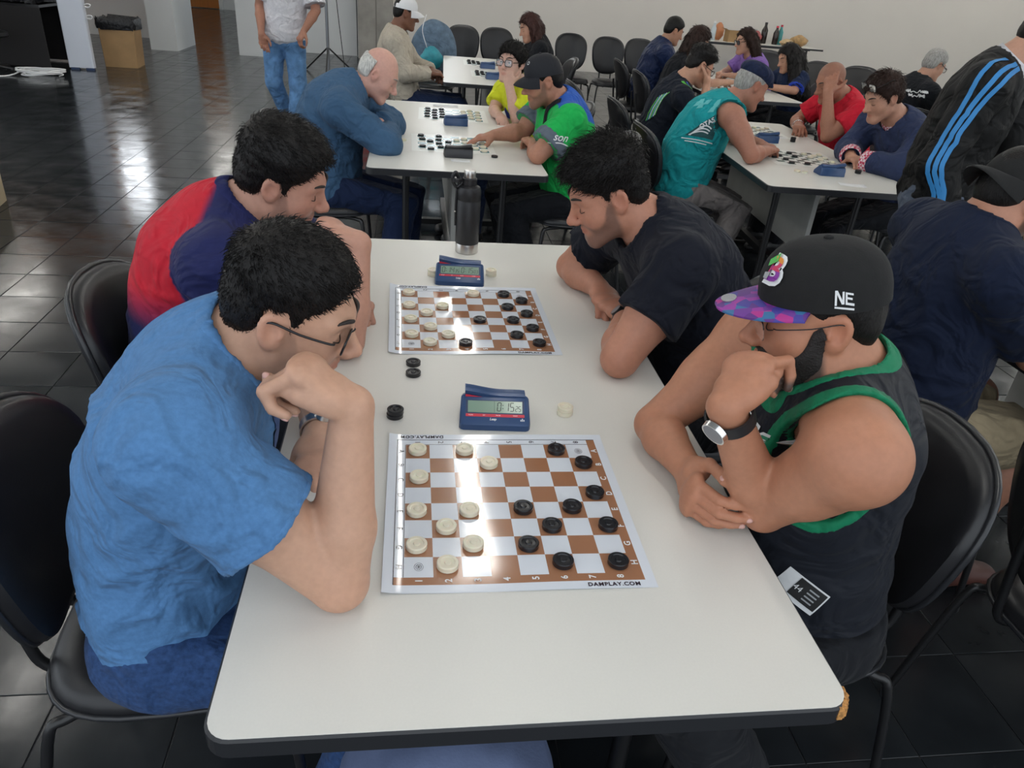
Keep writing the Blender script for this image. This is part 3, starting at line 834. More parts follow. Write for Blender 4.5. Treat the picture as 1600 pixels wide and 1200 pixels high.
# dark heap at the far left: covered table, bag, cable coil
e = empty('covered_table', (-5.35, 10.6, 0)); setp(e, 'dark table heaped with black bags on the far left', 'table')
MB().box(-.9, .62, -.4, .4, .70, .73).build('top', M_blackmetal, e)
rg = []
for z, s in ((.73, 1.0), (.9, 1.06), (1.15, 1.0), (1.35, .8), (1.45, .3)):
    rg.append([(p[0] * s * rr.uniform(.93, 1.06), p[1] * s * rr.uniform(.93, 1.06), z + rr.uniform(-.03, .03)) for p in rrect(-.85, .6, -.38, .38, .15, 8)])
MB().rings(rg, True).build('black_bags', M_bagblack, e, smooth=60)
for a, b in ((-.85, -.35), (.57, -.35), (-.85, .35), (.57, .35)): MB().box(a - .02, a + .02, b - .02, b + .02, 0, .7).build('leg', M_blackmetal, e)
MB().box(-.9, .62, -.41, -.39, .02, .7).build('front_cloth', M_blackcloth0, e)
MB().box(-.9, .62, .38, .42, .02, 2.4).build('back_cloth', M_blackcloth0, e)
e = empty('office_chair', (-5.25, 9.75, 0), R(70)); setp(e, 'dark rounded chair in front of the heap of black bags', 'chair')
bo = superell(32, .24, .30, 2.6, .05)
cushion(bo, [(.85, -.04), (1, -.02), (1, .02), (.8, .04)], M_vinyl, 'backrest', e, lambda u, v, w: (w - .22, u, .62 + v))
so = superell(32, .25, .25, 3)
cushion(so, [(.9, .38), (1, .40), (1, .44), (.8, .46)], M_vinyl, 'seat', e, lambda u, v, w: (u, v, w))
MB().tube([(0, 0, .06), (0, 0, .39)], .03, 10).build('column', M_blackmetal, e)
for k in range(5):
    a = R(72 * k); MB().tube([(0, 0, .08), (.28 * math.cos(a), .28 * math.sin(a), .04)], .018, 8).tube([(.28 * math.cos(a), .28 * math.sin(a) - .015, .025), (.28 * math.cos(a), .28 * math.sin(a) + .015, .025)], .025, 10).build('caster_arm', M_blackmetal, e)
pts = []
rr = random.Random(4)
for k in range(70):
    a = k * .5; pts.append((-4.62 + (.20 + .05 * math.sin(k * 1.7)) * math.cos(a) * (1 + .003 * k), 9.62 + .16 * math.sin(a) + .01 * math.cos(k), .008 + .03 * abs(math.sin(k * .37)) + .0006 * k))
pts += [(-4.9, 9.45, .008), (-5.1, 9.35, .008), (-5.4, 9.5, .008), (-5.9, 9.35, .008)]
o = MB().tube(catmull(pts, 4), .008, 6).build('cable_coil', M_whiteink, None, smooth=True)
setp(o, 'coil of white cable lying on the floor before the dark chair', 'cable')
e = box_thing('cardboard_box', -2.93, 4.27, 0, .4, .45, .32, 8, mat('pale_card', (0.42, 0.34, 0.22), .75, var=.06, vscale=5), 'beige box standing on the floor, cut by the frame', 'box')
MB().box(-.2, .2, -.01, .01, .3205, .322).build('tape', M_card, e)
# snacks on the far table
def bottle(x, y, h, r, m, label, capm):
    e = empty('bottle', (x, y, TZ)); setp(e, label, 'bottle', 'bottles on the snack table')
    MB().lathe([(r * .9, 0), (r, .01), (r, h * .62), (r * .45, h * .82), (r * .4, h * .9)], 16).build('body', m, e, smooth=40)
    MB().lathe([(r * .45, h * .9), (r * .45, h)], 12).build('cap', capm, e)
M_soda = mat('dark_soda', (.02, .012, .01), .15); M_water = mat('clear_plastic', (.55, .62, .66), .1); M_teal = mat('teal_plastic', (.05, .30, .30), .35)
bottle(5.02, 13.2, .30, .045, M_water, 'clear plastic bottle at the end of the snack table', M_whiteink)
bottle(6.02, 13.35, .34, .055, M_soda, 'tall dark bottle on the snack table', M_soda)
bottle(6.22, 13.3, .30, .05, M_soda, 'shorter dark bottle beside the tall one', M_red)
bottle(6.32, 13.35, .32, .045, M_teal, 'teal bottle on the snack table', M_red)
def lump(name, x, y, z, sx, sy, sz, m, label, cat, seed=1, n=14):
    rr = random.Random(seed); rg = []
    for k in range(8):
        t = k / 7; rad = max(.05, math.sin(.35 + t * 2.6)) ; rg.append([(sx * rad * math.cos(2 * math.pi * i / n) * rr.uniform(.88, 1.1), sy * rad * math.sin(2 * math.pi * i / n) * rr.uniform(.88, 1.1), sz * t + (rr.uniform(-.04, .04) * sz if 0 < k < 7 else 0)) for i in range(n)])
    o = MB().rings(rg, True).build(name, m, None, smooth=50, loc=(x, y, z)); setp(o, label, cat); return o
e = box_thing('carton', 5.36, 13.12, TZ, .26, .2, .18, 3, M_card, 'open brown carton on the snack table', 'box')
for sg in (-1, 1): MB().add([(sg * .13, -.1, .18), (sg * .13, .1, .18), (sg * .20, .1, .21), (sg * .20, -.1, .21)], [(0, 1, 2, 3)]).build('flap', M_card, e)
lump('paper_bag', 5.20, 13.42, TZ, .10, .08, .28, mat('orange_bag', (.55, .22, .10), .6), 'crumpled orange bag behind the carton', 'bag', 2)
lump('bread_bag', 6.62, 13.2, TZ, .17, .13, .19, mat('bread_brown', (.42, .26, .11), .5, var=.3, vscale=20), 'brown bread bag on the snack table', 'bag', 3)
lump('bread_bag', 6.33, 13.05, TZ, .13, .10, .12, mat('bread_tan', (.50, .36, .2), .4, var=.3, vscale=20), 'pale bread bag before the brown one', 'bag', 4)
lump('red_bag', 5.86, 13.3, TZ, .10, .08, .2, mat('dull_red', (.40, .10, .10), .5), 'dull red bag left of the dark bottles', 'bag', 5)
box_thing('milk_carton', 5.60, 13.1, TZ, .09, .09, .14, 0, M_paper, 'small white carton on the snack table', 'carton')
# backpack under the front table
e = empty('backpack', (-0.10, 0.16, 0)); setp(e, 'blue grey backpack standing on the floor under the front table', 'backpack')
M_pack = mat('pack_fabric', (.105, .14, .25), .75, var=.08, vscale=30, bump=.3, bscale=220)
rg = []
for z, sx, sy, ox in ((0, .17, .11, 0), (.03, .185, .125, 0), (.2, .19, .13, 0), (.36, .18, .12, 0), (.46, .15, .10, 0), (.51, .09, .06, 0), (.525, .03, .02, 0)):
    rg.append([(p[0] * sx / .19, p[1] * sy / .13, z) for p in rrect(-.19, .19, -.13, .13, .07, 6)])
MB().rings(rg, True).build('body', M_pack, e, smooth=50)
rg = []
for z, s in ((.04, .85), (.06, 1), (.26, 1), (.31, .8)):
    rg.append([(p[0] * s, p[1] - .13, z) for p in rrect(-.14, .14, -.035, .035, .03, 5)])
MB().rings(rg, True).build('front_pocket', M_pack, e, smooth=50)
MB().tube(catmull([(-.15, -.06, .40), (-.10, -.085, .465), (0, -.09, .49), (.10, -.085, .465), (.15, -.06, .40)], 6), .004, 6).build('zip', M_clockd, e, smooth=True)
MB().tube(catmull([(-.04, .02, .52), (-.03, .02, .55), (.03, .02, .55), (.04, .02, .52)], 6), .008, 8).build('grab_handle', M_clockd, e, smooth=True)
# ------------------------------------------------------------------ implicit-surface modelling for bodies, hair and clothes
F32 = np.float32
def A3(p): return np.array(p, dtype=F32)
def unit(v):
    v = np.array(v, dtype=float); n = np.linalg.norm(v)
    return (v / n if n > 1e-9 else v)
def smin(a, b, k):
    if k <= 0: return np.minimum(a, b)
    h = np.maximum(k - np.abs(a - b), 0) / k
    return np.minimum(a, b) - h * h * k * 0.25
def smax(a, b, k):
    return -smin(-a, -b, k)
class Prim:
    __slots__ = ('lo', 'hi', 'f', 'op', 'k', 'g')
    def __init__(s, lo, hi, f, op='u', k=0.02):
        s.g = 0
        m = .05 if k >= .025 else max(k, .018); s.lo = np.array(lo, float) - m; s.hi = np.array(hi, float) + m
        s.f = f; s.op = op; s.k = k
def cone_f(p, a, b, ra, rb):
    ba = b - a; l2 = float(ba @ ba) + 1e-12
    t = np.clip(((p - a) @ ba) / l2, 0, 1)
    q = p - a - t[:, None] * ba
    return np.sqrt(np.einsum('ij,ij->i', q, q)) - (ra + (rb - ra) * t)
def cone(a, b, ra, rb, k=0.02, op='u', cut=None):
    a = A3(a); b = A3(b); m = max(ra, rb)
    lo = np.minimum(a - ra, b - rb); hi = np.maximum(a + ra, b + rb)
    if cut is None:
        return Prim(lo, hi, lambda p: cone_f(p, a, b, ra, rb), op, k)
    c, n = A3(cut[0]), A3(unit(cut[1]))
    return Prim(lo, hi, lambda p: np.maximum(cone_f(p, a, b, ra, rb), (p - c) @ n), op, k)
def ell_f(p, c, r, M=None):
    q = p - c
    if M is not None: q = q @ M
    k0 = np.sqrt((q[:, 0] / r[0]) ** 2 + (q[:, 1] / r[1]) ** 2 + (q[:, 2] / r[2]) ** 2)
    k1 = np.sqrt((q[:, 0] / r[0] ** 2) ** 2 + (q[:, 1] / r[1] ** 2) ** 2 + (q[:, 2] / r[2] ** 2) ** 2) + 1e-6
    return k0 * (k0 - 1) / k1
def ell(c, r, M=None, k=0.02, op='u'):
    c = A3(c); r = A3(r); m = float(max(r))
    if M is not None: M = np.array(M, dtype=F32)
    return Prim(c - m, c + m, lambda p: ell_f(p, c, r, M), op, k)
def sweep(st, k=0.03, op='u', off=0.0):
    """st: list of (centre, lateral axis, half width, half depth): an elliptic body along a path, one primitive per segment"""
    out = []
    for (c0, l0, a0, b0), (c1, l1, a1, b1) in zip(st[:-1], st[1:]):
        c0 = A3(c0); c1 = A3(c1); ax = c1 - c0; L = float(np.linalg.norm(ax)); ax = ax / L
        lat = A3(l0) + A3(l1); lat = lat - ax * (lat @ ax); lat = lat / np.linalg.norm(lat)
        dep = np.cross(ax, lat).astype(F32); T = np.stack([ax, lat, dep], 1)
        def f(p, c0=c0, T=T, L=L, a0=a0 + off, a1=a1 + off, b0=b0 + off, b1=b1 + off):
            q = (p - c0) @ T; w = q[:, 0]; t = np.clip(w / L, 0, 1)
            a = a0 + (a1 - a0) * t; b = b0 + (b1 - b0) * t
            u = q[:, 1] / a; v = q[:, 2] / b; c = np.minimum(a, b); w = (w - t * L) / c
            k0 = np.sqrt(u * u + v * v + w * w)
            u = u / a; v = v / b; w = w / c
            k1 = np.sqrt(u * u + v * v + w * w) + 1e-5
            return k0 * (k0 - 1) / k1
        ea = np.sqrt((lat * max(a0, a1)) ** 2 + (dep * max(b0, b1)) ** 2 + (ax * max(min(a0, b0), min(a1, b1))) ** 2) + off
        out.append(Prim(np.minimum(c0, c1) - ea, np.maximum(c0, c1) + ea, f, op, .015 if out else k))
    return out
def grp(prims, g):
    for q in prims: q.g = g
    return prims
def eval_prims(prims, p, idx=None, gk=0.004):
    """unions inside a group are soft, groups meet with a tight crease, cuts come last"""
    ds = {}; late = []
    for i in (range(len(prims)) if idx is None else idx):
        q = prims[i]
        if q.op != 'u':
            late.append(q); continue
        e = q.f(p)
        ds[q.g] = smin(ds[q.g], e, q.k) if q.g in ds else e
    d = np.full(len(p), 1.0, F32)
    for g in ds: d = smin(d, ds[g], gk)
    for q in late:
        e = q.f(p)
        d = smax(d, -e, q.k) if q.op == 's' else smax(d, e, q.k)
    return d
_OFF = {}
def polygonise(prims, h, post=None, hide=None, pad=0.0, B=12):
    """sparse surface nets; returns vertices and quads"""
    bs = B * h
    U = [q for q in prims if q.op == 'u']
    lo = np.array([q.lo for q in prims]) - pad - h; hi = np.array([q.hi for q in prims]) + pad + h
    ulo = np.array([q.lo for q in U]).min(0) - pad - 2 * h
    org = ulo
    cand = set()
    for q in U:
        i0 = np.floor((q.lo - pad - h - org) / bs).astype(int); i1 = np.floor((q.hi + pad + h - org) / bs).astype(int)
        for i in range(i0[0], i1[0] + 1):
            for j in range(i0[1], i1[1] + 1):
                for k in range(i0[2], i1[2] + 1):
                    cand.add((i, j, k))
    cand = np.array(sorted(cand))
    cen = (org + (cand + 0.5) * bs).astype(F32)
    dc = eval_prims(prims, cen)
    if post is not None: dc = post(cen, dc)
    keep = np.abs(dc) < bs * 0.87 * 1.3 + pad + 0.006
    if hide is not None:
        hd = eval_prims(hide, cen)
        keep &= hd > -(bs * 0.87 + 0.004)
    cand = cand[keep]
    # second, tighter test on 27 sub-cells of each block
    if len(cand):
        sg = (np.stack(np.meshgrid(*[np.arange(3)] * 3, indexing='ij'), -1).reshape(-1, 3) + .5) / 3
        sc_ = (org + (cand[:, None, :] + sg[None]) * bs).reshape(-1, 3).astype(F32)
        ds_ = eval_prims(prims, sc_)
        if post is not None: ds_ = post(sc_, ds_)
        cand = cand[(np.abs(ds_).reshape(-1, 27) < bs / 3 * .87 * 1.4 + pad + .003).any(1)]
        if not len(cand): return np.zeros((0, 3)), np.zeros((0, 4), int)
    if B not in _OFF:
        g = np.arange(B + 1)
        _OFF[B] = np.stack(np.meshgrid(g, g, g, indexing='ij'), -1).reshape(-1, 3)
    offs = _OFF[B]
    BIG = 1 << 20
    keys = []; pos = []; edges = []
    blo = org + cand * bs; bhi = blo + bs
    rel = np.all((lo[None] <= bhi[:, None] ) & (hi[None] >= blo[:, None]), 2)
    corner = [(a, b, c) for a in (0, 1) for b in (0, 1) for c in (0, 1)]
    ce = [(0, 1), (2, 3), (4, 5), (6, 7), (0, 2), (1, 3), (4, 6), (5, 7), (0, 4), (1, 5), (2, 6), (3, 7)]
    cpos = np.array(corner, F32); E0 = np.array([e_[0] for e_ in ce]); E1 = np.array([e_[1] for e_ in ce])
    coff = np.array([(a * (B + 1) + b) * (B + 1) + c for a, b, c in corner])
    for n in range(len(cand)):
        base = cand[n] * B
        p = (org + (base + offs) * h).astype(F32)
        d = eval_prims(prims, p, np.nonzero(rel[n])[0])
        if post is not None:
            if d.min() > pad + h: continue
            d = post(p, d)
        G = d.reshape(B + 1, B + 1, B + 1)
        S = G < 0
        if S.all() or not S.any(): continue
        Si = S.view(np.int8)
        ns = Si[:B, :B, :B] + Si[1:, :B, :B] + Si[:B, 1:, :B] + Si[:B, :B, 1:] + Si[1:, 1:, :B] + Si[1:, :B, 1:] + Si[:B, 1:, 1:] + Si[1:, 1:, 1:]
        act = np.flatnonzero((ns > 0) & (ns < 8))
        i3 = np.stack(np.unravel_index(act, (B, B, B)), 1)
        cv = d[((i3[:, 0] * (B + 1) + i3[:, 1]) * (B + 1) + i3[:, 2])[:, None] + coff]
        v0 = cv[:, E0]; v1 = cv[:, E1]; x = (v0 < 0) != (v1 < 0)
        t = np.where(x, v0 / np.where(x, v0 - v1, 1), 0)
        xf = x.astype(F32); cnt = xf.sum(1)
        acc = xf @ cpos[E0] + (t * xf) @ (cpos[E1] - cpos[E0])
        ijk = i3 + base
        keys.append((ijk[:, 0] + 2048) * (1 << 26) + (ijk[:, 1] + 2048) * (1 << 13) + ijk[:, 2] + 2048)
        pos.append(org + (ijk + acc / cnt[:, None]) * h)
        for ax in range(3):
            sl0 = [slice(0, B)] * 3; sl1 = [slice(0, B)] * 3; sl1[ax] = slice(1, B + 1)
            a = S[tuple(sl0)]; b = S[tuple(sl1)]
            w = np.argwhere(a != b)
            if len(w):
                edges.append(np.concatenate([w + base, np.full((len(w), 1), ax), a[tuple(w.T)][:, None].astype(int)], 1))
    if not keys: return np.zeros((0, 3)), np.zeros((0, 4), int)
    keys = np.concatenate(keys); pos = np.concatenate(pos); E = np.concatenate(edges)
    o = np.argsort(keys); keys = keys[o]; pos = pos[o]
    def look(ijk):
        kk = (ijk[:, 0] + 2048) * (1 << 26) + (ijk[:, 1] + 2048) * (1 << 13) + ijk[:, 2] + 2048
        i = np.searchsorted(keys, kk); i = np.minimum(i, len(keys) - 1)
        return np.where(keys[i] == kk, i, -1)
    Q = []
    for ax in range(3):
        e = E[E[:, 3] == ax]
        if not len(e): continue
        b = np.zeros(3, int); c = np.zeros(3, int); b[(ax + 1) % 3] = 1; c[(ax + 2) % 3] = 1
        q = np.stack([look(e[:, :3] - b - c), look(e[:, :3] - c), look(e[:, :3]), look(e[:, :3] - b)], 1)
        inside = e[:, 4] == 1
        q[~inside] = q[~inside][:, ::-1]
        Q.append(q[(q >= 0).all(1)])
    return pos, np.concatenate(Q)
def np_mesh(name, v, q, m, parent, origin, col=None):
    me = bpy.data.meshes.new(name)
    nv, nq = len(v), len(q)
    me.vertices.add(nv)
    me.vertices.foreach_set('co', (v - np.array(origin)).astype(F32).ravel())
    me.loops.add(nq * 4); me.polygons.add(nq)
    me.loops.foreach_set('vertex_index', q.astype(np.int32).ravel())
    me.polygons.foreach_set('loop_start', np.arange(0, nq * 4, 4, dtype=np.int32))
    me.polygons.foreach_set('loop_total', np.full(nq, 4, np.int32))
    me.polygons.foreach_set('use_smooth', np.ones(nq, bool))
    me.update(calc_edges=True)
    if col is not None:
        at = me.color_attributes.new('Col', 'FLOAT_COLOR', 'POINT')
        c4 = np.ones((nv, 4), F32); c4[:, :3] = col
        at.data.foreach_set('color', c4.ravel())
    me.materials.append(m)
    o = bpy.data.objects.new(name, me)
    return link(o, parent)
_WV = {}
def waves(p, freq, seed, n=5, aniso=None):
    key = (freq, seed, n, aniso)
    if key not in _WV:
        r = np.random.RandomState(seed)
        K1 = (r.randn(3, 3) * freq * 0.35).astype(F32); p1 = (r.rand(3) * 6).astype(F32)
        K2 = r.randn(3, n)
        if aniso is not None: K2 = K2 * np.array(aniso)[:, None]
        K2 = (K2 / np.linalg.norm(K2, axis=0) * freq * r.uniform(0.7, 1.4, n)).astype(F32)
        _WV[key] = (K1, p1, K2, (r.rand(n) * 6.28).astype(F32))
    K1, p1, K2, p2 = _WV[key]
    q = p + np.sin(p @ K1 + p1) * F32(1.2 / freq)
    return np.sin(q @ K2 + p2).sum(1) / n

# ---------------------------------------------------------------- head
class Head:
    def __init__(s, c, yaw, pitch=0.0, roll=0.0, sc=1.0, w=1.0, jaw=1.0, nose=1.0, fat=0.0):
        s.c = np.array(c, float); s.sc = sc; s.w = w; s.jaw = jaw; s.nose = nose; s.fat = fat
        y, p = R(yaw), R(pitch)
        f = np.array([math.cos(y) * math.cos(p), math.sin(y) * math.cos(p), math.sin(p)])
        r0 = np.array([math.sin(y), -math.cos(y), 0.0]); u0 = np.cross(r0, f)
        a = R(roll)
        r = r0 * math.cos(a) + u0 * math.sin(a); u = -r0 * math.sin(a) + u0 * math.cos(a)
        s.M = np.stack([r, f, u], 1)          # local -> world columns
    def world(s, q): return s.c + s.M @ (np.array(q, float) * s.sc)
    def local(s, p): return (((p - s.c.astype(F32)) @ s.M.astype(F32)) / F32(s.sc)).astype(F32)
    def wv(s, V): return [tuple(s.world(q)) for q in V]
    def skull(s, q):
        return ell_f(q, A3((0, -.011, .038)), A3((.0745 * s.w, .089, .084)))
    def face(s, q):
        x = np.abs(q[:, 0]); qa = np.stack([x, q[:, 1], q[:, 2]], 1); j = s.jaw; fw = s.w
        d = s.skull(q)
        d = smin(d, ell_f(q, A3((0, .022, -.008)), A3((.064 * fw, .070, .080))), .03)
        d = smin(d, ell_f(q, A3((0, .040, -.055)), A3((.048 * fw, .048, .055))), .03)
        d = smin(d, cone_f(qa, A3((.048 * j * fw, .000, -.062)), A3((.020 * j, .074, -.098)), .019 + s.fat * .01, .018), .032)
        d = smin(d, cone_f(q, A3((-.01, .078, -.099)), A3((.01, .078, -.099)), .019, .019), .02)
        d = smin(d, ell_f(qa, A3((.040 * fw, .052, -.026)), A3((.025, .024, .026)) * F32(1 + s.fat * .4)), .03)
        d = smin(d, cone_f(qa, A3((.006, .083, .026)), A3((.044, .066, .027)), .0125, .010), .018)
        d = smax(d, -ell_f(qa, A3((.031, .097, .004)), A3((.019, .018, .0135))), .014)
        d = smin(d, ell_f(qa, A3((.031, .072, .003)), A3((.0150, .0125, .0105))), .005)
        # nose
        n = s.nose
        d = smin(d, cone_f(q, A3((0, .086, .016)), A3((0, .093 + .020 * n, -.026)), .0065, .0105), .014)
        d = smin(d, ell_f(q, A3((0, .094 + .020 * n, -.029)), A3((.0125, .0125, .011))), .008)
        d = smin(d, ell_f(qa, A3((.0125, .097 + .006 * n, -.034)), A3((.0085, .0115, .0085))), .006)
        d = smax(d, -ell_f(qa, A3((.006, .103 + .008 * n, -.0425)), A3((.0035, .0055, .004))), .003)
        # mouth
        d = smin(d, cone_f(qa, A3((0, .0945, -.0575)), A3((.023, .080, -.0625)), .0070, .0030), .008)
        d = smin(d, cone_f(qa, A3((0, .0930, -.0690)), A3((.020, .080, -.0655)), .0078, .0030), .008)
        d = smax(d, -cone_f(qa, A3((0, .1035, -.0632)), A3((.025, .0855, -.0640)), .0020, .0012), .004)
        # ears
        ca, sa = math.cos(.28), math.sin(.28); cb, sb = math.cos(.35), math.sin(.35)
        M = np.array([[cb, -sb, 0], [sb, cb, 0], [0, 0, 1]], F32) @ np.array([[1, 0, 0], [0, ca, -sa], [0, sa, ca]], F32)
        ear = ell_f(qa, A3((.0775 * fw, -.010, -.002)), A3((.0085, .0205, .0325)), M)
        ear = smax(ear, -ell_f(qa, A3((.0895 * fw, -.0065, .001)), A3((.0120, .0135, .0235)), M), .003)
        ear = smin(ear, ell_f(qa, A3((.0795 * fw, .005, -.005)), A3((.0045, .004, .007))), .004)
        d = smin(d, ear, .007)
        return d
    def prim(s, k=0.03):
        m = .145 * s.sc
        return Prim(s.c - m, s.c + m, lambda p: s.face(s.local(p)) * F32(s.sc), 'u', k)
HAIRLINE = ([-.14, -.095, -.060, -.040, -.031, -.026, .004, .010, .013, .024, .028, .040, .056, .068, .085, .14],
            [-.060, -.060, -.055, -.048, -.030, .022, .024, .010, -.022, -.022, .020, .034, .052, .070, .082, .085])
def beard_mask(q):
    """>0 inside the beard area (metres, head local)"""
    y, z = q[:, 1], q[:, 2]; x = np.abs(q[:, 0])
    line = np.interp(y, [-.02, .006, .010, .026, .040, .060, .074, .088, .14], [-.15, -.030, .012, .004, -.030, -.046, -.048, -.041, -.041])
    m = np.minimum(line - z, z + .128)
    m = np.minimum(m, (y - .004))
    lip = np.sqrt((x / .022) ** 2 + ((z + .0632) / .0105) ** 2)
    return np.minimum(m, (lip - 1) * .010)

# ---------------------------------------------------------------- hand
NAILS = []
def hand_prims(W, d, n, right, pose, sc=1.0, thumb=None):
    """W wrist, d finger direction, n palm normal; pose: curl angles per finger"""
    d = unit(d); n = unit(np.array(n, float) - d * np.dot(n, d)); t = np.cross(d, n) * (1 if right else -1)
    W = np.array(W, float); out = []
    P = lambda a, b, c: W + (d * a + t * b + n * c) * sc
    k = .010
    pal = [(P(-.005, 0, 0), t, .026 * sc, .019 * sc), (P(.030, .000, 0.002), t, .034 * sc, .0165 * sc), (P(.070, .000, .002), t, .040 * sc, .0140 * sc), (P(.086, -.001, .002), t, .037 * sc, .0105 * sc)]
    out += sweep(pal, .014)
    out.append(ell(P(.035, .024, .008), np.array((.022, .016, .014)) * sc, None, .015))
    base = [(.088, .029), (.092, .010), (.089, -.010), (.082, -.028)]
    ln = [(.040, .024, .019), (.045, .028, .021), (.041, .026, .020), (.032, .020, .018)]
    rd = [.0088, .0092, .0088, .0078]
    for i in range(4):
        c = pose[i]
        if not isinstance(c, (tuple, list)): c = (c * 80, c * 100, c * 60)
        a = P(base[i][0] - .012, base[i][1], .000); ang = 0; sp = (base[i][1]) * .9
        prev = a; r0 = rd[i] * sc * 1.12
        for j in range(3):
            ang += R(c[j])
            dr = unit(d * math.cos(ang) + n * math.sin(ang) + t * sp * (1.5 if j == 0 else 0) * max(0.0, math.cos(ang)))
            b = prev + dr * (ln[i][j] + (.012 if j == 0 else 0)) * sc
            r1 = rd[i] * sc * (1.0, .92, .78)[j]
            out.append(cone(prev, b, r0, r1, .0025 if j else .004))
            prev = b; r0 = r1
        NAILS.append((prev, dr, unit(d * math.sin(ang) - n * math.cos(ang)), r0))
    th = thumb or (.45, .55, .25)      # spread, across the palm, bend
    a = P(.018, .026, .006)
    d1 = unit(d * (1 - th[0] * .6) + t * th[0] * 1.3 + n * th[1])
    b = a + d1 * .044 * sc
    d2 = unit(d1 + d * .35 - t * th[2] * 1.2 + n * th[2] * .5); c = b + d2 * .032 * sc
    d3 = unit(d2 + d * .2 - t * th[2] * 1.0); e = c + d3 * .024 * sc
    td = unit(t * .8 - n * .5); NAILS.append((e, d3, unit(td - d3 * np.dot(td, d3)), .0088 * sc))
    out += [cone(a, b, .0145 * sc, .0115 * sc, .012), cone(b, c, .0112 * sc, .0098 * sc, .005), cone(c, e, .0098 * sc, .0080 * sc, .005)]
    return out
# ------------------------------------------------------------------ person builder
def V(*a): return np.array(a, float)
def lerp(a, b, t): return np.array(a, float) * (1 - t) + np.array(b, float) * t
def skin_mat(name, **kw):
    return mat(name, attr=True, rough=.48, spec=.35, sss=.10, var=.05, vscale=90, bump=.12, bscale=420, bdist=.0008, **kw)
M_skin = skin_mat('skin')
def cloth(name, col, attr=False, rough=.85, var=.06, vscale=60, sheen=.04, bump=.25, bscale=500, spec=.2, crease=(9, .45, .020)):
    m = mat(name, col, rough, spec=spec*.8, var=var, vscale=vscale, bump=bump, bscale=bscale, attr=attr, sheen=sheen, bdist=.0012)
    nt = m.node_tree
    if 'crease' not in nt.nodes:
        tc = [n for n in nt.nodes if n.type == 'TEX_COORD'][0]; bp = [n for n in nt.nodes if n.type == 'BUMP'][0]
        n = nt.nodes.new('ShaderNodeTexNoise'); n.name = 'crease'; n.inputs['Scale'].default_value = crease[0]; n.inputs['Detail'].default_value = 2.5; n.inputs['Distortion'].default_value = 1.2
        nt.links.new(tc.outputs['Object'], n.inputs['Vector'])
        cr = nt.nodes.new('ShaderNodeMapRange'); cr.inputs['From Min'].default_value = .38; cr.inputs['From Max'].default_value = .62; cr.interpolation_type = 'SMOOTHSTEP'
        nt.links.new(n.outputs['Fac'], cr.inputs['Value'])
        b2 = nt.nodes.new('ShaderNodeBump'); b2.inputs['Strength'].default_value = crease[1]; b2.inputs['Distance'].default_value = crease[2]
        nt.links.new(cr.outputs['Result'], b2.inputs['Height']); nt.links.new(b2.outputs['Normal'], bp.inputs['Normal'])
    return m
def hair_mat(name, col, rough=.42):
    return mat(name, col, rough, spec=.22, var=.35, vscale=40, bump=.7, bscale=110, stretch=(3.5, 3.5, 1), bdist=.003)
M_hair_black = hair_mat('black_hair', (.0075, .0062, .0058))
M_hair_brown = hair_mat('dark_brown_hair', (.030, .014, .010))
M_hair_grey = hair_mat('grey_hair', (.32, .31, .29))
M_hair_white = hair_mat('white_hair', (.55, .54, .50))
M_brow = mat('eyebrow_hair', (.018, .013, .011), .6)
M_brow_grey = mat('eyebrow_grey', (.30, .27, .24), .6)
M_lens = mat('glasses_lens', (.9, .93, .95), .02, trans=.95, spec=.5)
M_frame = mat('glasses_frame', (.010, .010, .012), .25)
M_eyewhite = mat('eye_white', (.72, .70, .68), .25); M_iris = mat('eye_iris', (.03, .018, .012), .15)
M_nail = mat('fingernail', (.62, .36, .31), .3, spec=.5)
M_shoe = mat('black_shoe', (.012, .012, .013), .45)
M_sole = mat('shoe_sole', (.35, .35, .35), .6)

def torso_st(s, off=0.0, low=None):
    P, N, SL, SR = s['P'], s['N'], s['SL'], s['SR']
    lt = unit(SR - SL); y = R(s['yaw']); lb = V(math.sin(y), -math.cos(y), 0)
    Mid = s.get('M'); Mid = lerp(P, N, .5) if Mid is None else np.array(Mid, float)
    ctl = 2 * Mid - .5 * (P + N)
    B = lambda t: (1 - t) ** 2 * P + 2 * t * (1 - t) * ctl + t * t * N
    bw, bd, be = s.get('bw', 1.0), s.get('bd', 1.0), s.get('belly', 0.0)
    rows = [(0.00, .170, .120), (.18, .160, .118 + be * .5), (.38, .150, .112 + be), (.58, .158, .116 + be * .6), (.76, .164, .116), (.90, .135, .092), (1.0, .075, .066)]
    st = []
    fw = np.cross(V(0, 0, 1), lb)
    for t, w, d in rows:
        l = unit(lerp(lb, lt, min(1, max(0, (t - .1) / .7))))
        c = B(t)
        if .1 < t < .7: c = c + V(math.cos(y), math.sin(y), 0) * be * .5
        st.append((c, l, w * bw + off, d * bd + off))
    return st
def limb(a, b, r0, r1, k=.02, bulge=None, cut=None):
    out = [cone(a, b, r0, r1, k, cut=cut)]
    return out
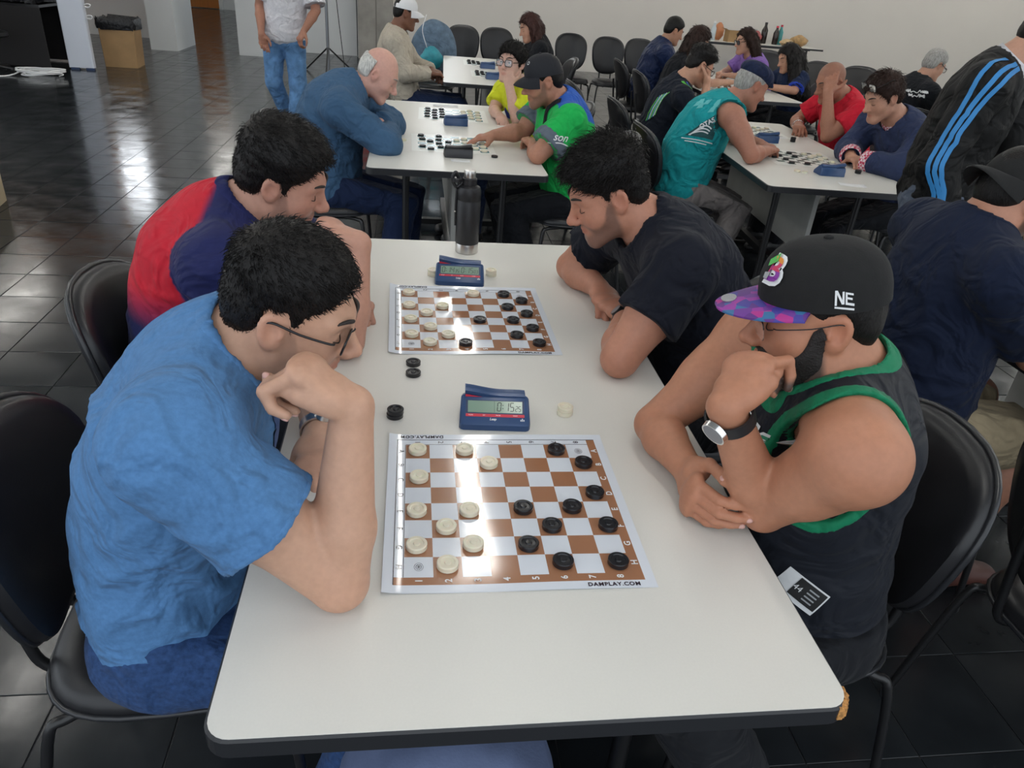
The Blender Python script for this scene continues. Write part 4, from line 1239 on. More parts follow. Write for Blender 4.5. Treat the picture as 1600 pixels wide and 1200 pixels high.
def arm_prims(s, side, off=0.0):
    S, E, W = s['S' + side], s['E' + side], s['W' + side]; a = s.get('arm', 1.0)
    up = unit(E - S); fo = unit(W - E); L1 = np.linalg.norm(E - S); L2 = np.linalg.norm(W - E)
    dl = s.get('delt', 1.0)
    out = [cone(S, lerp(S, E, .45), .056 * a * dl + off, .050 * a * (.5 + .5 * dl) + off, .03), cone(lerp(S, E, .35), E, .050 * a + off, .040 * a + off, .03)]
    inn = lerp(S, W, .5) - E; inn = inn - up * np.dot(inn, up)
    if np.linalg.norm(inn) > .02:
        inn = unit(inn)
        out.append(ell(lerp(S, E, .52) + inn * .009 * a, np.array((.036, .036, .080)) * a + off, np.stack([np.cross(up, inn), inn, up], 1), .03))
    out += [cone(E, lerp(E, W, .32), .039 * a + off, .042 * a + off, .007), cone(lerp(E, W, .32), W, .042 * a + off, .0265 * (a * .4 + .6) + off, .012)]
    return out
def leg_pts(s, side):
    y = R(s['yaw']); fw = V(math.cos(y), math.sin(y), 0); rt = V(math.sin(y), -math.cos(y), 0) * (1 if side == 'R' else -1)
    hip = s['P'] + rt * .088 * s.get('bw', 1) + V(0, 0, -.025)
    K = s.get('K' + side); A = s.get('A' + side)
    if K is None: K = hip + fw * .42 + rt * .03; K[2] = .50
    if A is None: A = np.array(K, float) + fw * .02; A[2] = .085
    return hip, np.array(K, float), np.array(A, float)
def leg_prims(s, side, off=0.0, r=(.084, .060, .054, .040)):
    h, K, A = leg_pts(s, side); l = s.get('leg', 1.0)
    return [cone(h, K, r[0] * l + off, r[1] * l + off, .04), cone(K, lerp(K, A, .35), r[2] * l + off, r[2] * l + off, .03), cone(lerp(K, A, .3), A, r[2] * l + off, r[3] * l + off, .03)]

def skin_color(s, v):
    base = np.array(s['skin'], F32)
    col = np.repeat(base[None], len(v), 0)
    hd = s['head']; q = hd.local(v.astype(F32)); x = np.abs(q[:, 0])
    def blob(c, r, sym=True):
        xx = x if sym else q[:, 0]
        return np.exp(-(((xx - c[0]) / r[0]) ** 2 + ((q[:, 1] - c[1]) / r[1]) ** 2 + ((q[:, 2] - c[2]) / r[2]) ** 2))
    near = np.linalg.norm(q, axis=1) < .17
    red = np.clip(blob((0, .115, -.03), (.02, .02, .02)) * .5 + blob((.04, .07, -.03), (.025, .03, .025)) * .3 + blob((.083, -.01, 0), (.012, .025, .035)) * .5, 0, 1) * near
    col = col * (1 - red[:, None] * np.array((-.06, .16, .18), F32))
    lip = np.clip(1.6 - np.sqrt((x / .020) ** 2 + ((q[:, 2] + .0632) / .0078) ** 2), 0, 1) * (q[:, 1] > .07) * near
    lc = base * np.array((.82, .52, .50), F32)
    col = col * (1 - lip[:, None] * .75) + lc * lip[:, None] * .75
    if s.get('stubble'):
        m = np.clip(beard_mask(q) / .010, 0, 1) * s['stubble'] * near
        col = col * (1 - m[:, None]) + np.array(s.get('stubble_col', (.05, .04, .035)), F32) * m[:, None]
    if s.get('scalp'):           # shaved sides / thin hair
        zl = np.interp(q[:, 1], *HAIRLINE)
        m = np.clip((q[:, 2] - zl) / .012, 0, 1) * s['scalp'] * near * (x < .079) * (hd.face(q) < .008)
        col = col * (1 - m[:, None]) + np.array((.03, .026, .024), F32) * m[:, None]
    # knuckles, elbows
    for sd in 'LR':
        d = np.linalg.norm(v - s['E' + sd], axis=1)
        m = np.exp(-(d / .045) ** 2) * .35
        col = col * (1 - m[:, None] * np.array((.05, .22, .24), F32))
        if s.get('hand' + sd) is not None:
            d = np.linalg.norm(v - (s['W' + sd] + unit(s['hand' + sd][0]) * .12), axis=1)
            m = np.exp(-(d / .05) ** 2) * .35
            col = col * (1 - m[:, None] * np.array((.0, .14, .14), F32))
    return col

def hair_obj(s, e, org, vox):
    hr = s['hair']; hd = s['head']
    t0, t1 = hr.get('side', .006), hr.get('top', .018); amp = hr.get('amp', .0025); fr = hr.get('freq', 330); sh = hr.get('shift', 0.0)
    fsh = hr.get('front', 0.0); seed = hr.get('seed', 1); bald = hr.get('bald'); quiff = hr.get('quiff', 0.0)
    extra = hr.get('extra')
    def f(p):
        q = hd.local(p)
        y, z = q[:, 1], q[:, 2]
        sm = np.clip((z - .02) / .08, 0, 1); sm = sm * sm * (3 - 2 * sm)
        t = t0 + (t1 - t0) * sm + quiff * np.clip((y - .01) / .07, 0, 1) * sm
        d = hd.skull(q) - t
        d = smin(d, ell_f(q, A3((0, -.054, -.012)), A3((.056 * hd.w + t0, .039 + t0, .055))), .03)
        zl = np.interp(y - fsh * sm, *HAIRLINE) + sh
        zl = zl + waves(q, 90, seed + 5, 3) * .004
        d = smax(d, (zl - z) * .8, .005)
        if bald is not None:
            d = np.maximum(d, (z - bald) * .9); d = np.maximum(d, (y - hr.get('baldy', .03)))
        if extra is not None:
            for pr_ in extra: d = smin(d, pr_(q), .02)
        st = hr.get('comb', (1.0, .45, .8))
        d = d - amp * (.7 * waves(q, fr, seed, 5, st) + waves(q, fr * .3, seed + 9, 4, st))
        return d * F32(hd.sc)
    m = hr.get('ext', .16) * hd.sc
    pr_ = [Prim(hd.c - m, hd.c + m, f, 'u', 0)]
    for (a_, b_, ra_, rb_) in hr.get('locks', ()):
        a_ = A3(a_); b_ = A3(b_)
        pr_.append(Prim(np.minimum(a_, b_) - .09, np.maximum(a_, b_) + .09, lambda p, a_=a_, b_=b_, ra_=ra_, rb_=rb_: cone_f(p, a_, b_, ra_, rb_) - .006 * waves(p, 160, 5, 5, (1, 1, .15)), 'u', .03))
    v, q = polygonise(pr_, vox, pad=.028)
    if len(v):
        np_mesh('hair', v, q, hr['mat'], e, org)
        if hr.get('strands'): strands(s, e, org, v, q, hr)
def strands(s, e, org, v, q, hr):
    """fine tapered locks rooted on the hair shell, combed away from the crown whorl"""
    hd = s['head']; rs = np.random.RandomState(hr.get('seed', 1)); n = hr['strands']
    a, b, c = v[q[:, 0]], v[q[:, 1]], v[q[:, 2]]
    nr = np.cross(b - a, c - a); ar = np.linalg.norm(nr, axis=1) + 1e-12
    i = rs.choice(len(q), n, p=ar / ar.sum()); r1, r2 = rs.rand(n, 1), rs.rand(n, 1)
    root = a[i] + (b[i] - a[i]) * r1 + (v[q[i, 3]] - a[i]) * r2
    nn = nr[i] / ar[i][:, None]
    L = hd.local(root.astype(F32)).astype(float)
    ok = hd.skull(L.astype(F32)) > -.004
    root, nn, L = root[ok], nn[ok], L[ok]; n = len(root)
    wh = np.array(hr.get('whorl', (0.01, -.075, .105)))
    fl_ = L - wh; fl_[:, 1] += hr.get('fwd', .0)
    tw = np.array(hr.get('flow', (0, 0, 0)), float); fl_ = fl_ / (np.linalg.norm(fl_, axis=1)[:, None] + 1e-9) + tw
    fw = fl_ @ hd.M.T
    fw = fw - nn * (fw * nn).sum(1)[:, None]; fw /= np.linalg.norm(fw, axis=1)[:, None] + 1e-9
    fw = fw + rs.randn(n, 3) * hr.get('mess', .25)
    sm = np.clip((L[:, 2] - .0) / .09, 0, 1)[:, None]
    ln = (hr.get('len0', .008) + (hr.get('len1', .024) - hr.get('len0', .008)) * sm) * rs.uniform(.6, 1.2, (n, 1))
    lift = hr.get('lift', .45) + .5 * hr.get('mess', .25) * rs.randn(n, 1)
    p0 = root - nn * .003; p1 = root + (fw * .5 + nn * lift * .55) * ln; p2 = root + (fw + nn * lift * .35) * ln
    t = p2 - p0; t /= np.linalg.norm(t, axis=1)[:, None] + 1e-9
    u = np.cross(t, nn); u /= np.linalg.norm(u, axis=1)[:, None] + 1e-9; w = np.cross(t, u)
    rad = hr.get('srad', .0007)
    V_ = []; 
    for k in range(3):
        ang = 2 * math.pi * k / 3; dd = u * math.cos(ang) + w * math.sin(ang)
        V_ += [p0 + dd * rad, p1 + dd * rad * .85]
    V_.append(p2)
    VV = np.stack(V_, 1).reshape(-1, 3); base = np.arange(n)[:, None] * 7
    fq = [(0, 2, 3, 1), (2, 4, 5, 3), (4, 0, 1, 5)]; ft = [(1, 3, 6), (3, 5, 6), (5, 1, 6)]
    Q = np.concatenate([base + np.array(x) for x in fq]); T = np.concatenate([base + np.array(x) for x in ft])
    Q = np.concatenate([Q, np.concatenate([T, T[:, 2:3]], 1)])          # triangles kept as degenerate-free via separate mesh below
    me = bpy.data.meshes.new('hair_strands'); nq = len(Q) - len(T); nt = len(T)
    me.vertices.add(len(VV)); me.vertices.foreach_set('co', (VV - np.array(org)).astype(F32).ravel())
    me.loops.add(nq * 4 + nt * 3); me.polygons.add(nq + nt)
    me.loops.foreach_set('vertex_index', np.concatenate([Q[:nq].ravel(), T.ravel()]).astype(np.int32))
    me.polygons.foreach_set('loop_start', np.concatenate([np.arange(nq) * 4, nq * 4 + np.arange(nt) * 3]).astype(np.int32))
    me.polygons.foreach_set('loop_total', np.concatenate([np.full(nq, 4), np.full(nt, 3)]).astype(np.int32))
    me.polygons.foreach_set('use_smooth', np.ones(nq + nt, bool)); me.update(calc_edges=True)
    me.materials.append(hr.get('smat', hr['mat']))
    o = bpy.data.objects.new('hair_strands', me); o['kind'] = 'stuff'
    link(o, e)
def beard_obj(s, e, org, vox):
    hd = s['head']; b = s['beard']
    def f(p):
        q = hd.local(p)
        m = beard_mask(q)
        d = hd.face(q) - np.clip(m / .012, 0, 1) * b.get('t', .005)
        d = np.maximum(d, -m + waves(q, 300, 3, 3) * .002) - .0012 * waves(q, 700, 4, 5)
        return d * F32(hd.sc)
    m = .145 * hd.sc
    v, q = polygonise([Prim(hd.c - m, hd.c + m, f, 'u', 0)], vox)
    if len(v): np_mesh('beard', v, q, b['mat'], e, org)
def htube(hd, pts, r, name, m, e, org, n=6, seg=5):
    P = [Vector(hd.world(p)) - Vector(org) for p in catmull(pts, seg)]
    rr = r if not isinstance(r, (list, tuple)) else [r[0] + (r[1] - r[0]) * abs(2 * i / (len(P) - 1) - 1) for i in range(len(P))]
    return MB().tube(P, rr, n).build(name, m, e, smooth=True)
def face_bits(s, e, org, small=False):
    hd = s['head']; bm = s.get('browmat', M_brow)
    for sg in (-1, 1):
        htube(hd, [(sg * .010, .0955, .0275), (sg * .024, .0940, .0345), (sg * .038, .0850, .0365), (sg * .052, .0695, .0305)], (.0036, .0016), 'eyebrow', bm, e, org)
        if s.get('eyes') == 'open':
            n = 12
            c = (sg * .031, .0765, .003); r = .0108
            o = MB()
            rg = []
            for k in range(7):
                a = R(-90 + 180 * k / 6); rg.append([(c[0] + r * math.cos(a) * math.cos(t), c[1] + r * math.cos(a) * math.sin(t), c[2] + r * math.sin(a)) for t in [2 * math.pi * i / n for i in range(n)]])
            o.rings(rg, True); o.v = [tuple(Vector(hd.world(p)) - Vector(org)) for p in o.v]
            ob = o.build('eye', M_eyewhite, e, smooth=True)
            o = MB(); gx = s.get('gaze', (0, 0)); cc = (c[0] + gx[0] * r, c[1] + r * .93, c[2] + gx[1] * r)
            o.rings([[(cc[0] + .0052 * math.cos(t), cc[1] + .0012 * h, cc[2] + .0052 * math.sin(t)) for t in [2 * math.pi * i / n for i in range(n)]] for h in (0, 1)], True)
            o.v = [tuple(Vector(hd.world(p)) - Vector(org)) for p in o.v]
            o.build('iris', M_iris, ob)
        else:
            htube(hd, [(sg * .0175, .0830, .0010), (sg * .025, .0868, -.0035), (sg * .034, .0862, -.0045), (sg * .043, .0800, -.0015), (sg * .047, .0745, .0015)], (.0011, .0007), 'eyelash', bm, e, org, 5)
def glasses(s, e, org, hw=.027, hh=.018, rt=.0016, rim=True, up=0.0, m=None, fy=.1010, tilt=0.0, lens=True):
    hd = s['head']; m = m or M_frame
    b = MB()
    def L(p): return tuple(Vector(hd.world(p)) - Vector(org))
    root = None
    for sg in (-1, 1):
        pts = []
        for x, z in rrect(-hw, hw, -hh, hh, hh * .65, 5):
            X = .034 + x; pts.append((sg * X, fy - .18 * max(0, X - .02) ** 1.5 * 2.0 + tilt * z, z + .002 + up))
        if rim: b.tube([L(p) for p in pts], rt, 6, closed=True)
        else: b.tube([L(p) for p in pts[:len(pts) // 2]], rt, 6)
        ex = .034 + hw
        b.tube([L(p) for p in catmull([(sg * ex, fy - .018, .008 + up), (sg * (ex + .012), .075, .0105 + up), (sg * .0795 * hd.w, .030, .0115 + up), (sg * .0835 * hd.w, -.012, .016 + up), (sg * .0815 * hd.w, -.030, .002 + up)], 5)], rt * 1.15, 6)
    b.tube([L(p) for p in catmull([(-.0085, fy, .004 + up), (0, fy + .005, .008 + up), (.0085, fy, .004 + up)], 4)], rt, 6)
    root = b.build('glasses', m, e, smooth=True)
    if lens:
        for sg in (-1, 1):
            o = MB(); rg = []
            for h in (0.0, .0010):
                rg.append([L((sg * (.034 + x), fy - .18 * max(0, .034 + x - .02) ** 1.5 * 2.0 + tilt * z - h, z + .002 + up)) for x, z in rrect(-hw, hw, -hh, hh, hh * .65, 5)])
            o.rings(rg, True).build('lens', M_lens, root)
    return root
def cap(s, e, org, m, mv=None, back=False, flat=False, vis=.070, e2=2.35, h=.098, z0=.030, tilt=.10, rx=.0865, ry=.101, button=True, seams=True, name='cap', droop=.020):
    """baseball cap; returns the crown object and a function placing points on the crown"""
    hd = s['head']; cy = -.010
    def L(p): return tuple(Vector(hd.world(p)) - Vector(org))
    def crown(a, v, off=0.0):
        """a: azimuth from the front (rad, + to the wearer's left), v: 0 rim .. 1 top"""
        el = v * math.pi / 2; cr = math.cos(el) ** (2 / e2) if v < 1 else 0.0; sz = math.sin(el) ** (2 / (e2 * .92))
        se = 0.0
        if seams:
            w = (a * 3 / math.pi) % 1.0; w = min(w, 1 - w); se = -.0012 * math.exp(-(w / .035) ** 2)
        fr = 1 + .03 * math.cos(a) * (1 - v)
        x = -(rx + off + se) * hd.w * cr * math.sin(a); y = cy + (ry + off + se) * cr * math.cos(a) * fr
        return (x, y, z0 + (y - cy) * tilt + (h + off) * sz)
    b = MB(); n = 72; rg = []
    for k in range(15):
        v = k / 14 * .995
        rg.append([L(crown(2 * math.pi * i / n, v)) for i in range(n)])
    b.rings(rg, False)
    top = len(b.v); b.v.append(L(crown(0, 1.0))); b.f += [(14 * n + i, 14 * n + (i + 1) % n, top) for i in range(n)]; b.mi += [0] * n
    # inner hem
    rg = [[L(crown(2 * math.pi * i / n, 0)) for i in range(n)], [L(crown(2 * math.pi * i / n, 0.02, -.006)) for i in range(n)]]
    b.rings([rg[1], rg[0]], False)
    root = empty(name); root.parent = e; root.location = (0, 0, 0)
    cr = b.build('crown', m, root, smooth=50)
    if button:
        c = crown(0, 1.0); o = MB().lathe([(.008, -.001), (.0075, .003), (.003, .005)], 12, c); o.v = [L(p) for p in o.v]; o.build('button', m, root, smooth=50)
    if vis > 0:
        o = MB(); na, nr = 24, 8; half = R(66)
        top = []; bot = []
        for i in range(na + 1):
            a = -half + 2 * half * i / na
            p0 = crown(a + (math.pi if back else 0), 0.0, -.001)
            sgn = -1 if back else 1
            ext = vis * max(0.0, math.cos(a * 90 / 66 * .98)) ** .55
            for j in range(nr + 1):
                t = j / nr
                x = p0[0] * (1 + .10 * t); y = p0[1] + sgn * ext * t
                bend = 0 if flat else 9.0
                z = p0[2] - droop * t * t * (.35 if flat else 1) - (x * x) * (1.2 if flat else bend) * t * .5 + .002
                top.append((x, y, z)); bot.append((x, y, z - .0032))
        nn = (nr + 1)
        f = []
        off = len(top)
        for i in range(na):
            for j in range(nr):
                a = i * nn + j
                f.append((a, a + 1, a + nn + 1, a + nn)); f.append((off + a, off + a + nn, off + a + nn + 1, off + a + 1))
            a = i * nn + nr; f.append((a, off + a, off + a + nn, a + nn))
        o.add([L(p) for p in top + bot], f)
        vs = o.build('visor', mv or m, root, smooth=50)
    return root, crown, L
def patch_on_crown(crown, L, vf, a0, v0, name, m, parent, off=.0015, rad=.1, vh=.155, rotate=0.0):
    v, f = vf
    c, s_ = math.cos(rotate), math.sin(rotate)
    out = []
    for p in v:
        x = c * p[0] - s_ * p[1]; y = s_ * p[0] + c * p[1]
        out.append(L(crown(a0 + x / rad, v0 + y / vh, off + p[2])))
    return mk(name, out, f, m, parent)
def watch(s, e, org, side, t, facing, band, case, r=.031, dia=.019):
    E, W = s['E' + side], s['W' + side]; ax = unit(W - E); c = lerp(E, W, t) - np.array(org)
    n = unit(np.array(facing, float) - ax * np.dot(facing, ax)); l = np.cross(ax, n)
    rt = empty('wristwatch'); rt.parent = e
    rg = []
    N_ = 28
    for w, ro in ((-.010, r - .001), (-.010, r + .0022), (.010, r + .0022), (.010, r - .001)):
        rg.append([tuple(c + ax * w + (n * math.cos(2 * math.pi * i / N_) * 1.0 + l * math.sin(2 * math.pi * i / N_) * 1.06) * ro) for i in range(N_)])
    b = MB().rings(rg + [rg[0]], False)
    b.build('band', band, rt, smooth=40)
    cc = c + n * (r + .001)
    def disc(h0, h1, d0, d1, nm, m):
        N2 = 28
        rg = [[tuple(cc + n * hh + (ax * math.cos(2 * math.pi * i / N2) + l * math.sin(2 * math.pi * i / N2)) * dd) for i in range(N2)] for hh, dd in ((h0, d0), (h1, d1))]
        rg.append([tuple(cc + n * h1 + (ax * math.cos(2 * math.pi * i / N2) + l * math.sin(2 * math.pi * i / N2)) * d1 * .3) for i in range(N2)])
        MB().rings(rg, True).build(nm, m, rt, smooth=30)
    disc(-.003, .0055, dia, dia * .95, 'case', case)
    disc(.0055, .0060, dia * .84, dia * .82, 'dial', mat('watch_dial', (.22, .23, .25), .3, metal=.3))
    return rt
def clipz(prim, z):
    f0 = prim.f
    prim.f = lambda p: np.maximum(f0(p), z - p[:, 2])
    return prim
def shoe(s, e, org, side, m=None, vox=.006):
    h, K, A = leg_pts(s, side); y = R(s.get('foot' + side, s['yaw'])); fw = V(math.cos(y), math.sin(y), 0); rt = V(math.sin(y), -math.cos(y), 0)
    g = s.get('ground', 0.0); dz = A[2] - .085
    heel = A + fw * -.045; heel[2] = .045 + dz; mid = A + fw * .06; mid[2] = .05 + dz; toe = A + fw * .165; toe[2] = .035 + dz
    pr_ = sweep([(heel, rt, .034, .040), (mid, rt, .042, .042), (toe, rt, .040, .030)], .03) + [cone(A + V(0, 0, .02), A + V(0, 0, -.03), .045, .045, .03)]
    def post(p, d): return np.maximum(d, g + dz + .004 - p[:, 2])
    v, q = polygonise(pr_, vox, post)
    if len(v):
        o = np_mesh('shoe', v, q, m or M_shoe, e, org)
SHIRT_CACHE = {}
def person(s):
    for k in ('P', 'N', 'SL', 'SR', 'EL', 'ER', 'WL', 'WR'): s[k] = np.array(s[k], float)
    hd = s['head']; vox = s.get('vox', .006)
    org = V(s['P'][0], s['P'][1], 0)
    e = empty('person', org)
    setp(e, s['label'], 'person', s.get('group'))
    N = s['N']; sh = s.get('shirt'); a = s.get('arm', 1.0)
    nk = s.get('neck', .056)
    nhead = hd.world((0, -.022, -.050))
    body = []
    tor = sweep(torso_st(s, -.032), .03)
    Uc = torso_st(s)[5][0]
    for sd in 'LR':
        S = s['S' + sd]
        dl = s.get('delt', 1.0); tor.append(cone(Uc, S, .074 * a, .056 * a * dl, .035)); tor.append(cone(lerp(N, nhead, .25), lerp(N, S, .72), .044, .040 * a, .045))
        tor.append(cone(S, lerp(S, s['E' + sd], .4), .056 * a * dl, .050 * a * (.5 + .5 * dl), .035))
    NAILS.clear()
    tor.append(cone(N, nhead, nk * 1.08, nk, .03)); tor.append(hd.prim(.03))
    body += grp(tor, 0)
    for gi, sd in ((1, 'L'), (2, 'R')):
        ar = arm_prims(s, sd)
        h = s.get('hand' + sd)
        if h is not None:
            ar += hand_prims(s['W' + sd], h[0], h[1], sd == 'R', h[2], h[4] if len(h) > 4 else s.get('hsc', 1.0), h[3] if len(h) > 3 else None)
        body += grp(ar, gi)
    pn = s.get('pants'); bare = pn is not None and pn.get('len') == 'shorts'
    if bare:
        for gi, sd in ((3, 'L'), (4, 'R')): body += grp(leg_prims(s, sd), gi)
    # ---- shirt
    hide = None; ease = sh.get('ease', .012)
    def shirt_prims(off=0.0):
        of = ease + off; L = []
        t = sweep(torso_st(s, of), .03)
        for sd in 'LR':
            S, E, W = s['S' + sd], s['E' + sd], s['W' + sd]
            t.append(cone(Uc, S, .074 * a + of, .056 * a + of, .035)); t.append(cone(lerp(N, nhead, .12), lerp(N, S, .75), .038 + of, .038 * a + of, .045))
            t.append(cone(S, lerp(S, E, .32), .056 * a + of, .051 * a + of, .035))
        L += grp(t, 0)
        if sh['type'] != 'tank':
            for gi, sd in ((1, 'L'), (2, 'R')):
                S, E, W = s['S' + sd], s['E' + sd], s['W' + sd]
                fl_ = sh.get('flare', .008); g = []
                if sh['type'] == 'tee':
                    sl = sh.get('sleeve', .62); c = lerp(S, E, sl)
                    g.append(cone(S, lerp(S, E, sl + .25), .057 * a + of, .050 * a + of + fl_, .03, cut=(c, unit(E - S))))
                else:
                    g.append(cone(S, E, .057 * a + of, .043 * a + of + .006, .03)); cl = sh.get('cuff', .93); c = lerp(E, W, cl)
                    g.append(cone(E, lerp(E, W, 1.15), .044 * a + of + .006, .032 * a + of + .002, .025, cut=(c, unit(W - E))))
                L += grp(g, gi)
        if sh['type'] == 'tank':
            for sd in 'LR':
                S, E = s['S' + sd], s['E' + sd]; inw = unit(N - S)
                c = S + inw * sh.get('arm_in', .012) + unit(E - S) * .04
                L.append(cone(S + inw * sh.get('arm_in', .012) + unit(S - E) * .03, c + unit(E - S) * .06, .050 * a * s.get('delt', 1) + .020, .064 * a * s.get('delt', 1) + .018, 0.004, 's'))
                L.append(cone(S - inw * .05 + unit(E - S) * .02, S - inw * .25, .12, .12, .004, 's'))
                L.append(cone(S + unit(E - S) * .05, lerp(S, E, .5), .060 * a + .010, .055 * a + .010, .004, 's'))
        nh = sh.get('neckhole', .010)
        fwd = unit(np.cross(unit(nhead - N), unit(s['SR'] - s['SL']))) * -1.0
        y = R(s['yaw'])
        if np.dot(fwd, hd.M[:, 1]) < 0: fwd = -fwd
        L.append(cone(N - unit(nhead - N) * sh.get('neckdeep', .015) + fwd * sh.get('neckfwd', .012), N + unit(nhead - N) * .20, nk + nh, nk + nh + .03, .004, 's'))
        if sh['type'] == 'tank' or sh.get('scoop'):
            sc_ = sh.get('scoop', .07)
            L.append(ell(N + fwd * .055 - unit(nhead - N) * (sc_ * .35), (sc_, sc_, sc_), None, .02, 's'))
        return L, fwd
    SP, fwd = shirt_prims()
    s['fwd'] = fwd
    amp = sh.get('wr', .004); fq = sh.get('wf', 38); seed = sh.get('seed', 3)
    up_ax = unit(N - s['P'])
    hemp = s['P'] + up_ax * sh.get('hem', -.06)
    fold = sh.get('fold', 1.0)
    def wrinkle(p):
        w = waves(p, fq, seed, 3, (1, 1, 1.5)); w2 = waves(p, fq * 1.7, seed + 2, 3, (1, 1, 1.5)); w3 = waves(p, fq * .5, seed + 4, 3)
        h = np.clip(((p - A3(s['P'])) @ A3(up_ax)) / .5, 0, 1)
        g = 1.05 - .5 * h
        m = np.clip(.55 + .8 * w3, .05, 1.2)
        r1 = np.exp(-(w / .22) ** 2); r2 = np.exp(-(w2 / .20) ** 2)
        return (amp * .9 * w3 - amp * fold * (1.35 * r1 + .5 * r2 - .5) * m) * g
    def post(p, d):
        d = d + wrinkle(p).astype(F32)
        return np.maximum(d, -(p - A3(hemp)) @ A3(up_ax))
    vs = sh.get('vox', max(vox, .0045))
    v, q = polygonise(SP, vs, post, pad=amp * 2)
    shirt_o = None
    if len(v):
        cf = sh.get('colf'); shirt_o = np_mesh(sh.get('name', 't_shirt'), v, q, sh['mat'], e, org, cf(v, s) if cf else None)
    s['shirt_v'] = v
    # trims: neck rib, sleeve hems, arm holes
    def trim(name, band, m, off=.0016):
        SPt, _ = shirt_prims(off)
        def pst(p, d): return np.maximum(d + wrinkle(p).astype(F32), band(p))
        vv, qq = polygonise(SPt, sh.get('tvox', min(vs * .9, .0075)), pst, pad=amp * 2)
        if len(vv): np_mesh(name, vv, qq, m, e, org)
    subs = [x for x in SP if x.op == 's']
    if sh.get('rib'):
        rm, rw = sh['rib']
        nf = [subs[-1]] if not (sh['type'] == 'tank' or sh.get('scoop')) else subs[-2:]
        def band(p):
            d = nf[0].f(p)
            for x in nf[1:]: d = np.minimum(d, x.f(p))
            return d - rw
        trim('collar_rib', band, rm)
    if sh['type'] == 'tank' and sh.get('armtrim'):
        rm, rw = sh['armtrim']
        def band(p):
            d = subs[0].f(p)
            for x in (subs[1], subs[3], subs[4]): d = np.minimum(d, x.f(p))
            return d - rw
        trim('armhole_trim', band, rm)
    if sh.get('hemtrim') and sh['type'] == 'tee':
        rm, rw = sh['hemtrim']
        for sd in 'LR':
            S, E = s['S' + sd], s['E' + sd]; c = A3(lerp(S, E, sh.get('sleeve', .62))); n = A3(unit(E - S))
            def band(p, c=c, n=n): return np.maximum(-((p - c) @ n) - rw, np.linalg.norm(p - c, axis=1) - .13)
            trim('sleeve_hem', band, rm)
    hidep, _ = shirt_prims(-.004)
    # ---- body
    v, q = polygonise(body, s.get('bvox', vox), hide=hidep, B=8, pad=.008)
    np_mesh('body', v, q, s.get('skinmat', M_skin), e, org, skin_color(s, v))
    if s.get('nails'):
        for tip, dr, dz, r_ in list(NAILS):
            sd_ = np.cross(dr, dz); c_ = tip - dr * .001 + dz * (r_ * .86); rg = []
            for kk, (ss, hh) in enumerate(((1.0, -.0016), (.92, .0009), (.5, .0018))):
                rg.append([tuple(c_ + dr * math.cos(t) * .0062 * ss + sd_ * math.sin(t) * .0052 * ss + dz * (hh - .0016 * (math.sin(t) * ss) ** 2) - org) for t in [2 * math.pi * i / 12 for i in range(12)]])
            MB().rings(rg, True).build('fingernail', M_nail, e, smooth=True)
    # ---- hair, beard, face
    if s.get('hair'): hair_obj(s, e, org, s.get('hvox', vox * .8))
    if s.get('beard'): beard_obj(s, e, org, s.get('hvox', vox * .8))
    face_bits(s, e, org)
    # ---- trousers
    if pn is not None:
        of = pn.get('ease', .014); L = []
        y = R(s['yaw']); lb = V(math.sin(y), -math.cos(y), 0); bw = s.get('bw', 1); bd = s.get('bd', 1)
        top = s['P'] + up_ax * pn.get('rise', .07)
        pel = sweep([(s['P'] + V(0, 0, -.03), lb, .155 * bw + of, .112 * bd + of), (top, lb, .158 * bw + of * .4, .116 * bd + of * .4)], .05)
        for gi, sd in ((3, 'L'), (4, 'R')):
            h, K, A = leg_pts(s, sd); l = s.get('leg', 1.0)
            pel.append(cone(h, lerp(h, K, .45), .088 * l + of, .075 * l + of, .05))
            if bare:
                c = lerp(h, K, pn.get('cut', .9)); L += grp([cone(h, lerp(h, K, 1.15), .088 * l + of, .066 * l + of + .014, .04, cut=(c, unit(K - h)))], gi)
            else:
                c = A + V(0, 0, -.01)
                L += grp([cone(h, K, .088 * l + of, .064 * l + of, .04), cone(K, lerp(K, A, 1.2), .062 * l + of, .046 * l + of * 1.4, .03, cut=(c, unit(A - K)))], gi)
        L = grp(pel, 0) + L
        pa = pn.get('wr', .005)
        zmin = s.get('seat', None)
        def postp(p, d):
            d = d + (pa * (np.abs(waves(p, 42, 7, 4)) * 1.3 - .35) + pa * .4 * waves(p, 110, 8, 4)).astype(F32)
            return np.maximum(d, (p - A3(top)) @ A3(up_ax))
        v, q = polygonise(L, pn.get('vox', .018), postp, pad=pa * 1.5)
        if len(v): np_mesh(pn.get('name', 'trousers'), v, q, pn['mat'], e, org)
        if s.get('shoes', True):
            for sd in 'LR': shoe(s, e, org, sd, s.get('shoemat'), max(vox, .014))
    s['e'] = e; s['org'] = org
    return e
